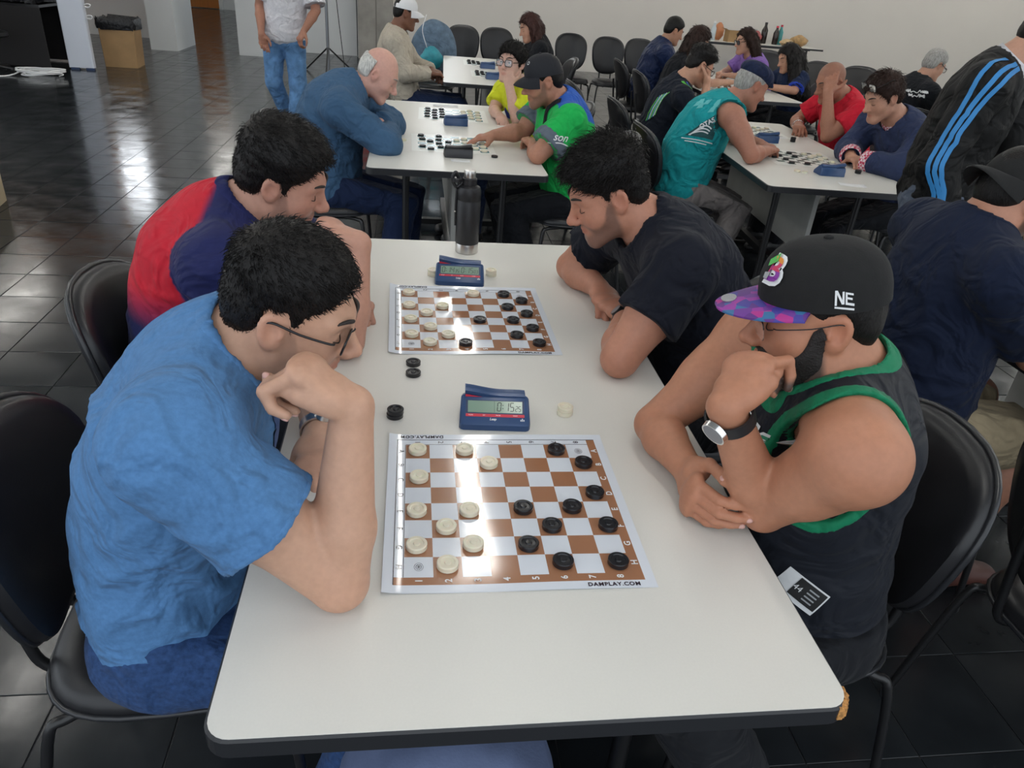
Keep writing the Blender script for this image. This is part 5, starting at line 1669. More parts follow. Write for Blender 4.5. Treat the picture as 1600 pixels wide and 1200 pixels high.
def decal(s, target, vf, c, ux, uy, dr, m, name, off=.0015, maxd=.4, sub=True):
    """lay flat lettering on a garment: rays go from the plane at c along dr onto the mesh"""
    from mathutils.bvhtree import BVHTree
    org = Vector(s['org'])
    o = [x for x in s['e'].children if x.name.split('.')[0] == target][0]
    bv = BVHTree.FromPolygons([tuple(x.co) for x in o.data.vertices], [tuple(x.vertices) for x in o.data.polygons])
    v, f = vf; c = Vector(c) - org; ux = Vector(ux).normalized(); uy = Vector(uy).normalized(); dr = Vector(dr).normalized()
    bm = bmesh.new()
    vv = [bm.verts.new((p[0], p[1], 0)) for p in v]
    for q in f:
        try: bm.faces.new([vv[i] for i in q])
        except Exception: pass
    bmesh.ops.triangulate(bm, faces=bm.faces[:])
    if sub:
        for _ in range(4):
            es = [x for x in bm.edges if x.calc_length() > .014]
            if not es: break
            bmesh.ops.subdivide_edges(bm, edges=es, cuts=1)
            bmesh.ops.triangulate(bm, faces=bm.faces[:])
    bm.verts.index_update()
    out = []; bad = set()
    for x in bm.verts:
        p = c + ux * x.co.x + uy * x.co.y
        hit, nrm, i, dist = bv.ray_cast(p - dr * maxd * .5, dr, maxd)
        if hit is None: bad.add(x.index); out.append(tuple(p))
        else: out.append(tuple(hit - dr * off))
    ff = [tuple(q.index for q in fc.verts) for fc in bm.faces if not any(q.index in bad for q in fc.verts)]
    bm.free()
    if ff: return mk(name, out, ff, m, s['e'])

def surf(s, target):
    from mathutils.bvhtree import BVHTree
    o = [x for x in s['e'].children if x.name.split('.')[0] == target][0]
    return BVHTree.FromPolygons([tuple(x.co) for x in o.data.vertices], [tuple(x.vertices) for x in o.data.polygons])
def ribbon(s, target, pts, wdir, w, m, name, off=.003, n=7, cross=3):
    """a band laid along a garment: centre points are drawn to the nearest surface"""
    bv = surf(s, target); org = Vector(s['org']); P = [Vector(p) - org for p in catmull(pts, n)]
    v = []; f = []
    for i, p in enumerate(P):
        t = (P[min(i + 1, len(P) - 1)] - P[max(i - 1, 0)]).normalized()
        loc, nr, _, _ = bv.find_nearest(p)
        out = (p - loc)
        nn = nr if nr.length else out
        sd = t.cross(nn).normalized()
        for k in range(cross + 1):
            q = loc + sd * w * (k / cross - .5)
            l2, n2, _, _ = bv.find_nearest(q)
            v.append(tuple(l2 + n2 * off))
    c = cross + 1
    f = [(i * c + k, i * c + k + 1, (i + 1) * c + k + 1, (i + 1) * c + k) for i in range(len(P) - 1) for k in range(cross)]
    return mk(name, v, f, m, s['e'], smooth=True)
# ------------------------------------------------------------------ the four players at the front table
FIST = (.95, .95, .95, .95); HALF = (.55, .55, .6, .6); RELAX = (.25, .28, .32, .36); FLAT = (.06, .05, .06, .08)
M_blue = cloth('blue_heather_jersey', (.085, .205, .41), var=.10, vscale=140)
M_denim = cloth('dark_denim', (.028, .065, .17), var=.25, vscale=120, bump=.5, bscale=600)
m1 = dict(label='person in light blue t-shirt and glasses, cheek resting on fist', vox=.0044, bvox=.0040, hvox=.0046, skin=(.54, .315, .215), yaw=4,
    head=Head((-.336, .402, 1.112), -3, -22, -5, .90, .98, .98, 1.05), P=(-.575, .43, .555), M=(-.545, .425, .80), N=(-.435, .425, 1.030),
    SL=(-.425, .625, .985), SR=(-.455, .215, 1.010), ER=(-.264, .205, .792), WR=(-.243, .262, 1.040), EL=(-.37, .80, .795), WL=(-.330, .572, .790),
    handR=((-.72, .22, .58), (-.55, -.05, -.8), ((70, 85, 40), (75, 90, 45), (78, 92, 45), (80, 95, 45)), (.02, .45, .50)), handL=((.10, -1, -.12), (.1, 0, -1), HALF),
    arm=1.02, bw=.98, bd=.95, belly=.006, stubble=.22, nails=True,
    shirt=dict(vox=.0074, type='tee', mat=M_blue, ease=.016, sleeve=.54, flare=.012, wr=.0065, wf=36, hem=-.085, rib=(M_blue, .017), seed=4, hemtrim=(M_blue, .012)),
    pants=dict(mat=M_denim, ease=.016, name='jeans', vox=.0095), KR=(-.17, .33, .52), KL=(-.17, .55, .52), AR=(-.30, .30, .09), AL=(-.22, .58, .09),
    hair=dict(mat=M_hair_black, side=.005, top=.015, amp=.0016, freq=700, front=.012, seed=2, strands=5500, len0=.006, len1=.016, mess=.22, lift=.22, shift=.012))
person(m1)
glasses(m1, m1['e'], m1['org'], .024, .0145, .0016, rim=True, fy=.0975)
watch(m1, m1['e'], m1['org'], 'L', .92, (0.4, -.2, 1), M_steel, M_steel, .030, .017)

M_navyred = cloth('navy_red_polo', (1, 1, 1), attr=True, rough=.7)
def col_polo(v, s):
    q = v - np.array(s['P']); c = np.zeros((len(v), 3), F32)
    navy = np.array((.016, .020, .085)); red = np.array((.50, .014, .030)); mag = np.array((.15, .012, .045))
    y = v[:, 1]; z = v[:, 2]; x = v[:, 0]
    S = s['SR']; E = s['ER']
    c[:] = navy
    t = np.clip(((v - S) @ unit(E - S)) / np.linalg.norm(E - S), 0, 1); near = np.linalg.norm(v - S - t[:, None] * (E - S), axis=1) < .100
    back = np.clip((-.625 + (z - .95) * .25 - x) / .015 + .5, 0, 1) * np.clip((z - .80) / .09, 0, 1) * (~near)
    c = c * (1 - back[:, None]) + red * back[:, None]
    sl = np.clip((t - .30) / .35, 0, 1) * near * np.clip((.06 + .3 - np.abs(z - .90)) / .3, 0, 1)
    c = c * (1 - sl[:, None]) + np.array((.15, .012, .05)) * sl[:, None]
    return c
M_navycollar = cloth('navy_collar', (.016, .020, .085))
m2 = dict(label='person in navy and red polo shirt, fist held to mouth', vox=.0054, hvox=.0048, skin=(.50, .265, .19), yaw=0,
    head=Head((-.455, 1.12, 1.108), 2, -24, -12, .95, 1.02, 1.05, 1.0, .2), P=(-.66, 1.13, .55), M=(-.665, 1.13, .80), N=(-.575, 1.135, 1.005),
    SL=(-.53, 1.345, .945), SR=(-.565, .935, .955), ER=(-.315, .955, .792), WR=(-.285, 1.010, 1.000), EL=(-.43, 1.42, .795), WL=(-.315, 1.205, .790),
    handR=((-.80, .40, .42), (-.55, -.1, -.85), ((60, 80, 40), (65, 85, 45), (70, 88, 45), (72, 90, 45)), (.3, .8, .2)), handL=((.22, -1, 0), (.2, 0, -1), FIST),
    arm=1.08, bw=1.08, bd=1.1, belly=.02, stubble=.35, nails=True,
    shirt=dict(vox=.0074, type='tee', mat=M_navyred, colf=col_polo, ease=.016, sleeve=.72, flare=.014, wr=.007, wf=36, rib=(M_navycollar, .022), neckhole=.006, name='polo_shirt'),
    pants=dict(mat=cloth('dark_trousers', (.02, .022, .03))), hair=dict(mat=M_hair_black, side=.009, top=.020, amp=.002, freq=700, seed=7, quiff=.004, strands=4000, len0=.008, len1=.022, mess=.2, lift=.3, fwd=.06, shift=.003))
person(m2)

M_blacktee = cloth('black_jersey', (.0085, .010, .017), )
m3 = dict(label='person with stubble in black t-shirt, arms folded on table edge', vox=.0052, hvox=.0046, skin=(.48, .225, .148), yaw=180,
    head=Head((.298, 1.16, 1.098), 178, -29, 6, .95, .97, 1.0, 1.1), P=(.63, 1.17, .55), M=(.585, 1.165, .79), N=(.425, 1.155, 1.015),
    SL=(.440, .965, .975), SR=(.395, 1.365, .955), EL=(.302, .885, .792), WL=(.378, 1.130, .790), ER=(.300, 1.475, .792), WR=(.345, 1.300, .795),
    handL=((-.25, 1, .05), (.1, 0, -1), HALF), handR=((.10, -1, -.05), (0, 0, -1), HALF),
    arm=1.10, bw=1.06, bd=1.06, belly=.005, stubble=.62, nails=True, stubble_col=(.07,.055,.05),
    shirt=dict(vox=.0074, type='tee', mat=M_blacktee, ease=.014, sleeve=.58, flare=.012, wr=.007, wf=38, rib=(M_blacktee, .02), seed=9),
    pants=dict(mat=cloth('black_trousers', (.012, .012, .014))), hair=dict(mat=M_hair_black, side=.005, top=.022, amp=.003, freq=400, seed=5, quiff=.008, front=.010, strands=5000, len0=.005, len1=.026, mess=.35, lift=.5, fwd=.05, shift=.004))
person(m3)
watch(m3, m3['e'], m3['org'], 'L', .90, (-.8, -.3, .6), M_blackmetal, M_blackmetal, .030, .017)

def visor_print():
    m = bpy.data.materials.new('visor_print'); m.use_nodes = True; nt = m.node_tree; b = nt.nodes['Principled BSDF']
    tc = nt.nodes.new('ShaderNodeTexCoord'); vo = nt.nodes.new('ShaderNodeTexVoronoi'); vo.inputs['Scale'].default_value = 55
    nt.links.new(tc.outputs['Object'], vo.inputs['Vector']); sp = nt.nodes.new('ShaderNodeSeparateColor'); nt.links.new(vo.outputs['Color'], sp.inputs[0])
    cr = nt.nodes.new('ShaderNodeValToRGB'); nt.links.new(sp.outputs[0], cr.inputs[0]); cr.color_ramp.interpolation = 'CONSTANT'
    cols = [(0, (.10, .02, .20)), (.2, (.28, .03, .30)), (.4, (.05, .04, .28)), (.55, (.40, .02, .22)), (.7, (.14, .03, .26)), (.85, (.03, .14, .30))]
    el = cr.color_ramp.elements; el[0].position, el[0].color = 0, (*cols[0][1], 1); el[1].position, el[1].color = cols[1][0], (*cols[1][1], 1)
    for p_, c_ in cols[2:]:
        e_ = el.new(p_); e_.color = (*c_, 1)
    nt.links.new(cr.outputs[0], b.inputs['Base Color']); b.inputs['Roughness'].default_value = .55
    return m
M_jersey = cloth('black_mesh_jersey', (.010, .012, .018), rough=.6, ); M_green = cloth('green_trim', (.008, .185, .085), rough=.6)
M_capblack = cloth('charcoal_cap', (.017, .017, .017), bump=.4, crease=(9, .06, .01))
m4 = dict(label='bearded person in charcoal cap and black tank top with green trim', vox=.0044, bvox=.0040, hvox=.0046, skin=(.45, .205, .122), yaw=178,
    head=Head((.468, .442, 1.105), 168, -12.5, -1, .965, 1.02, 1.05, 1.0, .3), P=(.590, .43, .55), M=(.556, .43, .79), N=(.540, .430, 1.000),
    SL=(.450, .222, .985), SR=(.480, .645, .960), EL=(.412, .342, .797), WL=(.285, .310, 1.015), ER=(.300, .600, .797), WR=(.318, .450, .798),
    handL=((.50, .52, .62), (.75, .15, -.62), ((50, 75, 35), (60, 82, 40), (66, 88, 45), (72, 92, 45)), (.12, .38, .55)), handR=((-.26, -.96, 0), (.95, -.28, -.10), ((44, 38, 16), (46, 40, 18), (48, 40, 18), (50, 42, 20)), (.45, .25, .25)),
    arm=.96, delt=1.2, bw=.98, bd=1.06, belly=.02, stubble=.9, nails=True, neck=.062,
    shirt=dict(vox=.0074, tvox=.0044, type='tank', mat=M_jersey, ease=.012, wr=.004, wf=26, hem=-.12, rib=(M_green, .020), armtrim=(M_green, .020), name='tank_top', neckhole=.012, scoop=.075),
    pants=dict(mat=cloth('black_trouser_cloth', (.012, .013, .016)), ease=.022, rise=.03, vox=.010), KL=(.29, .27, .50), KR=(.27, .56, .50), AL=(.52, .22, .09), AR=(.30, .58, .09),
    hair=dict(mat=M_hair_black, side=.003, top=.004, amp=.0008, freq=700, seed=3), beard=dict(mat=mat('black_beard', (.014, .010, .009), .7, bump=.8, bscale=300, bdist=.003), t=.006))
person(m4)
glasses(m4, m4['e'], m4['org'], .026, .017, .0009, rim=False)
watch(m4, m4['e'], m4['org'], 'L', .90, (-.75, -.35, .2), mat('black_rubber', (.012, .012, .014), .5), M_chrome, .033, .021)
c4 = cap(m4, m4['e'], m4['org'], M_capblack, visor_print(), flat=True, vis=.070, h=.094, e2=2.75, z0=.034, rx=.0830, ry=.102, tilt=.05)
# ------------------------------------------------------------------ the other people in the hall
def mk_head(h, sc=.95, **kw): return Head(h[:3], h[3], h[4], h[5] if len(h) > 5 else 0, sc, **kw)
def simple(label, H, P, N, SL, SR, EL, ER, WL, WR, yaw, skin, shirt, pants, hair, q=.0075, M=None, hl=None, hr=None, sc=.95, hkw={}, **kw):
    sh = dict(ease=.016, wr=.005, wf=34, vox=q * 1.25, fold=1.0); sh.update(shirt)
    pn = None
    if pants is not None:
        pn = dict(vox=q * 1.9); pn.update(pants)
    hr_ = None
    if hair is not None:
        hr_ = dict(mat=M_hair_black, side=.008, top=.018, amp=.002, freq=350, seed=3); hr_.update(hair)
    s = dict(label=label, vox=q, hvox=q * .85, skin=skin, yaw=yaw, head=mk_head(H, sc, **hkw), P=P, N=N, M=M, SL=SL, SR=SR, EL=EL, ER=ER, WL=WL, WR=WR, shirt=sh, pants=pn, hair=hr_,
             handL=hl or (unit(np.array(WL, float) - np.array(EL, float)), (0, 0, -1), HALF), handR=hr or (unit(np.array(WR, float) - np.array(ER, float)), (0, 0, -1), HALF))
    s.update(kw)
    person(s)
    return s
TAN = (.50, .27, .185); BROWN = (.36, .17, .105); DARK = (.20, .09, .055); PALE = (.60, .37, .29)
M_navytee = cloth('navy_jersey', (.008, .013, .032)); M_tan = cloth('tan_twill', (.36, .29, .185)); M_blackcloth = cloth('black_cloth', (.010, .011, .014)); M_darkblue = cloth('dark_blue_cloth', (.012, .022, .060))
# navy t-shirt, backwards cap, tan shorts
p5 = simple('person in navy t-shirt, tan shorts and backwards black cap', (1.300, 1.10, 1.150, 8, -26), (1.17, 1.07, .56), (1.225, 1.10, 1.045), (1.25, 1.31, 1.00), (1.19, .895, 1.00), (1.45, 1.33, .795), (1.395, .93, .795), (1.48, 1.15, .80), (1.40, .985, 1.02), 2, (.50, .24, .155),
    dict(type='tee', mat=M_navytee, sleeve=.70, flare=.014, vox=.0075, rib=(M_navytee, .018), hem=-.08, wr=.0055, wf=40), dict(mat=M_tan, len='shorts', name='shorts', vox=.009, cut=.98), dict(side=.003, top=.004, amp=.0008), q=.0070,
    hr=((.0, .35, .8), (-.8, .3, .2), HALF), KR=(1.53, .98, .525), KL=(1.53, 1.2, .525), AR=(1.42, .94, .09), AL=(1.45, 1.22, .09), bw=1.12, bd=1.08, arm=1.1, belly=.015, stubble=.8, shoemat=mat('brown_shoe', (.10, .035, .025), .5))
c5 = cap(p5, p5['e'], p5['org'], M_capblack, back=True, vis=.062, h=.094, rx=.083, ry=.099)
# standing, black track jacket
p6 = simple('standing person in black track jacket with three blue sleeve stripes', (2.115, 2.16, 1.480, -32, -30), (1.97, 2.27, .90), (2.035, 2.215, 1.365), (2.19, 2.35, 1.30), (1.890, 2.09, 1.305), (2.30, 2.30, 1.03), (1.815, 2.095, 1.02), (2.35, 2.12, .85), (1.90, 2.02, .78), -35, TAN,
    dict(type='long', mat=cloth('black_track_fabric', (.010, .010, .010), rough=.6, sheen=.0), name='track_jacket', ease=.020, wr=.008, wf=30, vox=.008, hem=-.16, neckhole=.036, neckdeep=.03, neckfwd=.03, rib=(cloth('black_track_collar', (.013, .013, .013), rough=.6), .030)), dict(mat=cloth('grey_jeans', (.10, .12, .16)), vox=.014), dict(side=.006, top=.012), q=.006,
    M=(1.99, 2.26, 1.13), bw=1.0, bd=1.0, belly=.01, KR=(1.93, 2.20, .48), AR=(1.93, 2.22, .085), KL=(2.05, 2.33, .48), AL=(2.05, 2.35, .085))
# elderly, bald, blue jacket
M_bluejkt = cloth('blue_jacket', (.048, .105, .190), var=.06)
p7 = simple('elderly bald person in blue jacket leaning over the table', (-.335, 3.30, 1.060, -4, -33), (-.58, 3.27, .545), (-.475, 3.29, .985), (-.45, 3.50, .915), (-.50, 3.08, .925), (-.285, 3.50, .795), (-.295, 3.035, .795), (-.335, 3.28, .835), (-.285, 3.25, .800), 0, (.62, .35, .28),
    dict(type='long', mat=M_bluejkt, name='jacket', ease=.024, wr=.008, wf=34, vox=.009, hem=-.12, rib=(M_bluejkt, .02)), dict(mat=M_darkblue, name='jeans', vox=.011), dict(mat=M_hair_white, bald=.060, baldy=-.034, side=.010, top=.008, amp=.002, shift=.0), q=.0070,
    M=(-.590, 3.28, .79), hl=((-.3, -1, -.1), (0, 0, -1), RELAX), hr=((0, 1, 0), (0, 0, -1), RELAX), KR=(-.22, 3.15, .49), KL=(-.18, 3.40, .49), AR=(-.28, 3.10, .09), AL=(-.2, 3.42, .09), bw=1.06, bd=1.1, belly=.02, browmat=M_brow_grey, hkw=dict(nose=1.1))
# green shirt with cap
def col_green(v, s):
    c = np.zeros((len(v), 3), F32); c[:] = (.016, .42, .085)
    ax = unit(s['N'] - s['P']); h = (v - s['N']) @ ax; S = s['SL']
    lat = unit(s['SR'] - s['SL']); u = np.abs((v - s['N']) @ lat)
    fw = np.array((-1.0, 0, 0)); back = (v - s['N']) @ -fw
    m = (h > -.035 - np.clip(back, 0, .2) * .55 + u * .12) & (u < .20) & (back > -.05)
    c[m] = (.022, .095, .42)
    return c
M_greenshirt = cloth('green_sport_shirt', (1, 1, 1), attr=True); M_greycuff = cloth('grey_cuff', (.12, .145, .18))
p8 = simple('person in bright green shirt with blue shoulders and black cap', (.455, 3.215, 1.090, 183, -18), (.67, 3.24, .545), (.560, 3.245, .985), (.570, 3.045, .935), (.520, 3.465, .945), (.42, 2.975, .79), (.400, 3.40, .815), (.43, 3.20, .795), (.245, 3.345, .800), 180, (.42, .20, .13),
    dict(type='tee', mat=M_greenshirt, colf=col_green, sleeve=.74, flare=.02, vox=.008, hemtrim=(M_greycuff, .055), hem=-.14), dict(mat=M_blackcloth, vox=.011), dict(side=.005, top=.006), q=.0070,
    hl=((-.2, 1, .1), (0, 0, -1), HALF), hr=((-1, -.12, -.18), (0, 0, -1), (.2, .22, .25, .3)), KL=(.31, 3.13, .50), KR=(.30, 3.38, .50), AL=(.47, 3.10, .09), AR=(.40, 3.4, .09), bw=1.08, bd=1.08, belly=.02, arm=1.08, stubble=.55, stubble_col=(.09, .06, .05))
c8 = cap(p8, p8['e'], p8['org'], mat('navy_black_cap', (.008, .009, .014), .8, bump=.2, bscale=400), vis=.065, h=.100, rx=.084, ry=.099)
# child in yellow shirt
M_yellow = cloth('yellow_cotton', (.62, .66, .03))
p9 = simple('child in yellow t-shirt and glasses holding the chin', (.405, 4.12, 1.065, 232, 4), (.62, 4.17, .53), (.465, 4.18, .935), (.505, 4.03, .885), (.385, 4.31, .885), (.435, 3.965, .785), (.325, 4.22, .785), (.385, 4.025, .960), (.34, 4.00, .785), 190, PALE,
    dict(type='tee', mat=M_yellow, sleeve=.72, flare=.016, vox=.008, rib=(M_yellow, .014)), dict(mat=M_darkblue, vox=.014), dict(mat=M_hair_black, side=.016, top=.020, amp=.003, freq=300, shift=-.016, seed=8, strands=2500, len0=.014, len1=.03, mess=.2, lift=.2, fwd=.05, srad=.0012), q=.0070, sc=.88,
    hl=((-.15, .35, .9), (.2, .9, -.2), ((20, 40, 30), (30, 50, 30), (40, 60, 30), (45, 60, 30)), (.7, .5, .1), .85), hr=((.1, -.9, -.1), (0, 0, -1), HALF, None, .85), arm=.80, bw=.82, bd=.82, neck=.045, eyes='open', gaze=(0, .25))
glasses(p9, p9['e'], p9['org'], .026, .020, .0018)
# beige sweater, white cap
M_beige = cloth('beige_knit', (.47, .42, .34))
p10 = simple('person in beige sweater and white cap, hands in lap', (-.235, 6.00, 1.185, 8, -14), (-.24, 5.96, .56), (-.315, 6.00, 1.035), (-.29, 6.20, .98), (-.32, 5.80, .985), (-.16, 6.18, .79), (-.23, 5.755, .775), (-.02, 6.00, .78), (-.03, 5.83, .775), 4, DARK,
    dict(type='long', mat=M_beige, name='sweater', ease=.022, vox=.010, hem=-.10), dict(mat=M_darkblue, vox=.015, name='jeans'), dict(side=.006, top=.006), q=.008, KR=(.20, 5.84, .53), KL=(.20, 6.05, .53), M=(-.305, 5.97, .79))
c10 = cap(p10, p10['e'], p10['org'], mat('white_cap', (.75, .75, .76), .8), vis=.068, h=.095, rx=.084, ry=.099)
# walking away
M_whitetee = cloth('white_cotton', (.68, .67, .70)); M_jeans = cloth('light_denim', (.12, .25, .46), var=.30, vscale=14)
p11 = simple('person walking away in white t-shirt and light blue jeans', (-1.25, 7.06, 1.64, 80, -5), (-1.335, 7.02, .90), (-1.275, 7.02, 1.43), (-1.465, 7.05, 1.38), (-1.085, 7.02, 1.36), (-1.525, 6.99, 1.10), (-1.03, 6.93, 1.10), (-1.500, 6.84, .885), (-1.135, 6.83, .93), 85, (.40, .19, .125),
    dict(type='tee', mat=M_whitetee, sleeve=.85, flare=.026, ease=.026, vox=.009, hem=-.10, wr=.008, wf=30), dict(mat=M_jeans, name='jeans', vox=.011), dict(side=.006, top=.012), q=.0075,
    hl=((.15, .1, -1), (.2, -1, 0), (.3, .4, .45, .5)), KL=(-1.455, 7.02, .47), AL=(-1.365, 7.25, .09), KR=(-1.235, 7.0, .47), AR=(-1.27, 6.92, .09), footL=75, footR=85, bw=1.05)
# long brown hair, behind the child
def long_hair(w=.085, back=-.05, down=-.30, tip=.05, fy=.0):
    a = [(A3((sx * .052, back + .03, .02)), A3((sx * .060, back + .0 + fy, down)), .045, tip) for sx in (-1, 1)] + [(A3((0, back - .02, .03)), A3((0, back - .04 + fy, down)), .062, tip)]
    return [lambda q, t=t: cone_f(q, *t) for t in a]
p12 = simple('person with long brown hair sitting behind the child', (.895, 6.92, 1.095, 192, -22), (1.06, 6.92, .55), (.985, 6.92, .985), (.98, 6.74, .93), (.96, 7.10, .93), (.86, 6.68, .80), (.83, 7.12, .80), (.72, 6.80, .795), (.70, 7.0, .795), 180, TAN,
    dict(type='long', mat=M_blackcloth, vox=.013, name='dark_top'), dict(mat=M_blackcloth, vox=.02), dict(mat=hair_mat('brown_hair', (.055, .022, .018)), side=.014, top=.016, amp=.003, freq=200, strands=1800, len0=.05, len1=.04, mess=.12, lift=.12, srad=.002, locks=[((.93, 6.86, 1.10), (.99, 6.80, .86), .055, .05), ((.97, 6.93, 1.1), (1.02, 6.9, .86), .06, .05)]), q=.011, bw=.9, arm=.85)
# teal tank top, flat cap
M_tealc = cloth('teal_cotton', (.012, .30, .32))
p13 = simple('person in teal sleeveless shirt and navy flat cap', (1.640, 3.53, 1.100, 8, -24), (1.36, 3.58, .55), (1.525, 3.555, .985), (1.53, 3.76, .945), (1.50, 3.355, .955), (1.68, 3.78, .795), (1.585, 3.215, .795), (1.78, 3.55, .795), (1.745, 3.375, .795), 4, (.40, .18, .12),
    dict(type='tank', mat=M_tealc, vox=.008, hem=-.10, rib=(M_tealc, .012), name='sleeveless_shirt', arm_in=.0, wr=.0055, wf=36, scoop=.045), dict(mat=cloth('grey_trousers', (.22, .195, .185)), vox=.010), dict(mat=M_hair_grey, side=.004, top=.004, amp=.0008), q=.0070,
    M=(1.40, 3.575, .79), KR=(1.71, 3.47, .50), KL=(1.72, 3.68, .50), AR=(1.56, 3.42, .09), AL=(1.62, 3.7, .09), bw=1.08, bd=1.08, belly=.02, arm=1.05, skinmat=M_skin)
# young player with glasses
M_darkshirt = cloth('black_sport_shirt', (.010, .013, .022)); M_bluetrim = cloth('blue_trim', (.03, .07, .50))
p14 = simple('young person with glasses in black sport shirt with green and blue shoulder marks', (1.675, 4.47, 1.095, 4, -26), (1.42, 4.50, .545), (1.565, 4.49, .975), (1.55, 4.68, .92), (1.54, 4.30, .915), (1.70, 4.68, .79), (1.665, 4.235, .785), (1.78, 4.50, .79), (1.715, 4.375, .985), 4, (.50, .27, .18),
    dict(type='tee', mat=M_darkshirt, sleeve=.82, flare=.022, vox=.0075, hemtrim=(M_bluetrim, .012), wr=.006), dict(mat=M_blackcloth, vox=.015), dict(side=.003, top=.024, amp=.0025, seed=5, strands=1500, len0=.004, len1=.02, mess=.3, lift=.4, srad=.0012), q=.0074, scalp=.5,
    hr=((.1, .5, .75), (-.7, .3, .4), HALF), bw=.95, arm=.85)
glasses(p14, p14['e'], p14['org'], .026, .018, .0016)
# red shirt, bald
M_redtee = cloth('red_cotton', (.56, .015, .035))
p15 = simple('bald person in red t-shirt covering the brow with one hand', (2.435, 4.15, 1.085, 186, -26), (2.70, 4.16, .55), (2.565, 4.155, .985), (2.570, 3.945, .935), (2.53, 4.365, .93), (2.385, 3.935, .795), (2.42, 4.44, .80), (2.370, 4.035, 1.035), (2.335, 4.235, .80), 180, (.36, .165, .105),
    dict(type='tee', mat=M_redtee, sleeve=.64, flare=.014, vox=.0075, rib=(M_redtee, .016)), dict(mat=M_blackcloth, vox=.02), None, q=.0074, hl=((.18, .38, .85), (.55, .75, -.2), (.15, .12, .15, .2), (.6, .3, .1)), bw=1.06, belly=.02, scalp=.25)
# blue jacket, glasses on the hair
M_dkjacket = cloth('slate_blue_jacket', (.030, .042, .095))
p16 = simple('person in slate blue jacket with checked cuffs, glasses pushed up on the hair', (2.285, 3.315, 1.110, 186, -26), (2.60, 3.34, .55), (2.430, 3.335, .990), (2.460, 3.135, .945), (2.41, 3.54, .945), (2.345, 3.05, .805), (2.29, 3.50, .80), (2.235, 3.245, .795), (2.21, 3.33, .795), 180, (.48, .25, .17),
    dict(type='long', mat=M_dkjacket, name='jacket', ease=.022, vox=.0075, cuff=.78, hem=-.12), dict(mat=M_blackcloth, vox=.015), dict(mat=M_hair_brown, side=.014, top=.020, amp=.0025, shift=-.004, strands=2000, len0=.015, len1=.03, mess=.2, lift=.25, srad=.0012), q=.006, M=(2.56, 3.34, .79), hl=((-.4, .85, 0), (0, 0, -1), HALF), hr=((.1, -1, -.05), (0, 0, -1), HALF), bw=1.02)
glasses(p16, p16['e'], p16['org'], .028, .020, .0014, up=.088, fy=.082)
# grey haired person with black shirt, and a green shirted neighbour
p17 = simple('grey haired person with glasses in black shirt with white print', (4.020, 5.50, 1.135, 12, -22), (3.83, 5.52, .55), (3.930, 5.50, 1.00), (3.95, 5.70, .94), (3.92, 5.30, .94), (4.12, 5.72, .80), (4.10, 5.24, .80), (4.25, 5.55, .80), (4.25, 5.38, .80), 8, TAN,
    dict(type='tee', mat=M_blackcloth, sleeve=.85, flare=.02, vox=.013, ease=.022), dict(mat=M_blackcloth, vox=.02), dict(mat=M_hair_grey, side=.010, top=.014, amp=.002), q=.0105, bw=1.05)
glasses(p17, p17['e'], p17['org'], .026, .018, .0022)
p18 = simple('person in green shirt half hidden by the track jacket', (4.24, 4.90, 1.075, 4, -35), (3.92, 4.93, .56), (4.075, 4.92, 1.00), (4.07, 5.11, .965), (4.05, 4.73, .965), (4.22, 5.12, .80), (4.20, 4.70, .80), (4.38, 4.98, .80), (4.38, 4.84, .80), 2, BROWN,
    dict(type='tee', mat=cloth('grass_green', (.02, .22, .03)), vox=.012, sleeve=.8, hemtrim=(M_yellow, .015)), dict(mat=M_blackcloth, vox=.02), dict(), q=.011, M=(3.93, 4.93, .80))
# purple shirt, long black hair, puffer jacket, another dark haired player
p19 = simple('person in purple t-shirt with dark shoulder length hair', (3.110, 7.20, 1.105, 184, -10), (3.38, 7.22, .55), (3.215, 7.21, .98), (3.22, 7.02, .915), (3.18, 7.39, .92), (3.12, 6.96, .80), (3.06, 7.42, .80), (2.96, 7.06, .80), (2.94, 7.24, .80), 180, (.52, .29, .20),
    dict(type='tee', mat=cloth('purple_cotton', (.25, .14, .44)), vox=.013, sleeve=.7, flare=.016), dict(mat=M_blackcloth, vox=.02), dict(mat=M_hair_brown, side=.016, top=.016, amp=.003, freq=200, strands=1800, len0=.05, len1=.04, mess=.12, lift=.12, srad=.002, locks=[((3.16, 7.13, 1.10), (3.22, 7.07, .95), .05, .04), ((3.19, 7.2, 1.1), (3.26, 7.18, .94), .06, .05)]), q=.0105, bw=.92, arm=.85)
glasses(p19, p19['e'], p19['org'], .028, .020, .002)
p20 = simple('person with long black hair in navy polo shirt', (3.245, 6.47, 1.035, 188, -22), (3.42, 6.50, .55), (3.325, 6.48, .93), (3.33, 6.30, .88), (3.31, 6.66, .88), (3.24, 6.20, .79), (3.20, 6.70, .79), (3.06, 6.33, .80), (3.04, 6.6, .80), 180, (.50, .27, .18),
    dict(type='tee', mat=M_darkblue, vox=.013, sleeve=.85, flare=.018, hemtrim=(M_bluetrim, .012)), dict(mat=M_blackcloth, vox=.02), dict(side=.018, top=.018, amp=.003, freq=180, strands=1800, len0=.05, len1=.04, mess=.12, lift=.12, srad=.002, locks=[((3.25, 6.39, 1.05), (3.29, 6.25, .76), .06, .055), ((3.31, 6.43, 1.06), (3.40, 6.30, .74), .065, .055), ((3.32, 6.5, 1.06), (3.44, 6.48, .8), .06, .06)]), q=.0105, bw=.92, arm=.85)
M_puffer = cloth('navy_puffer', (.010, .020, .065), rough=.45)
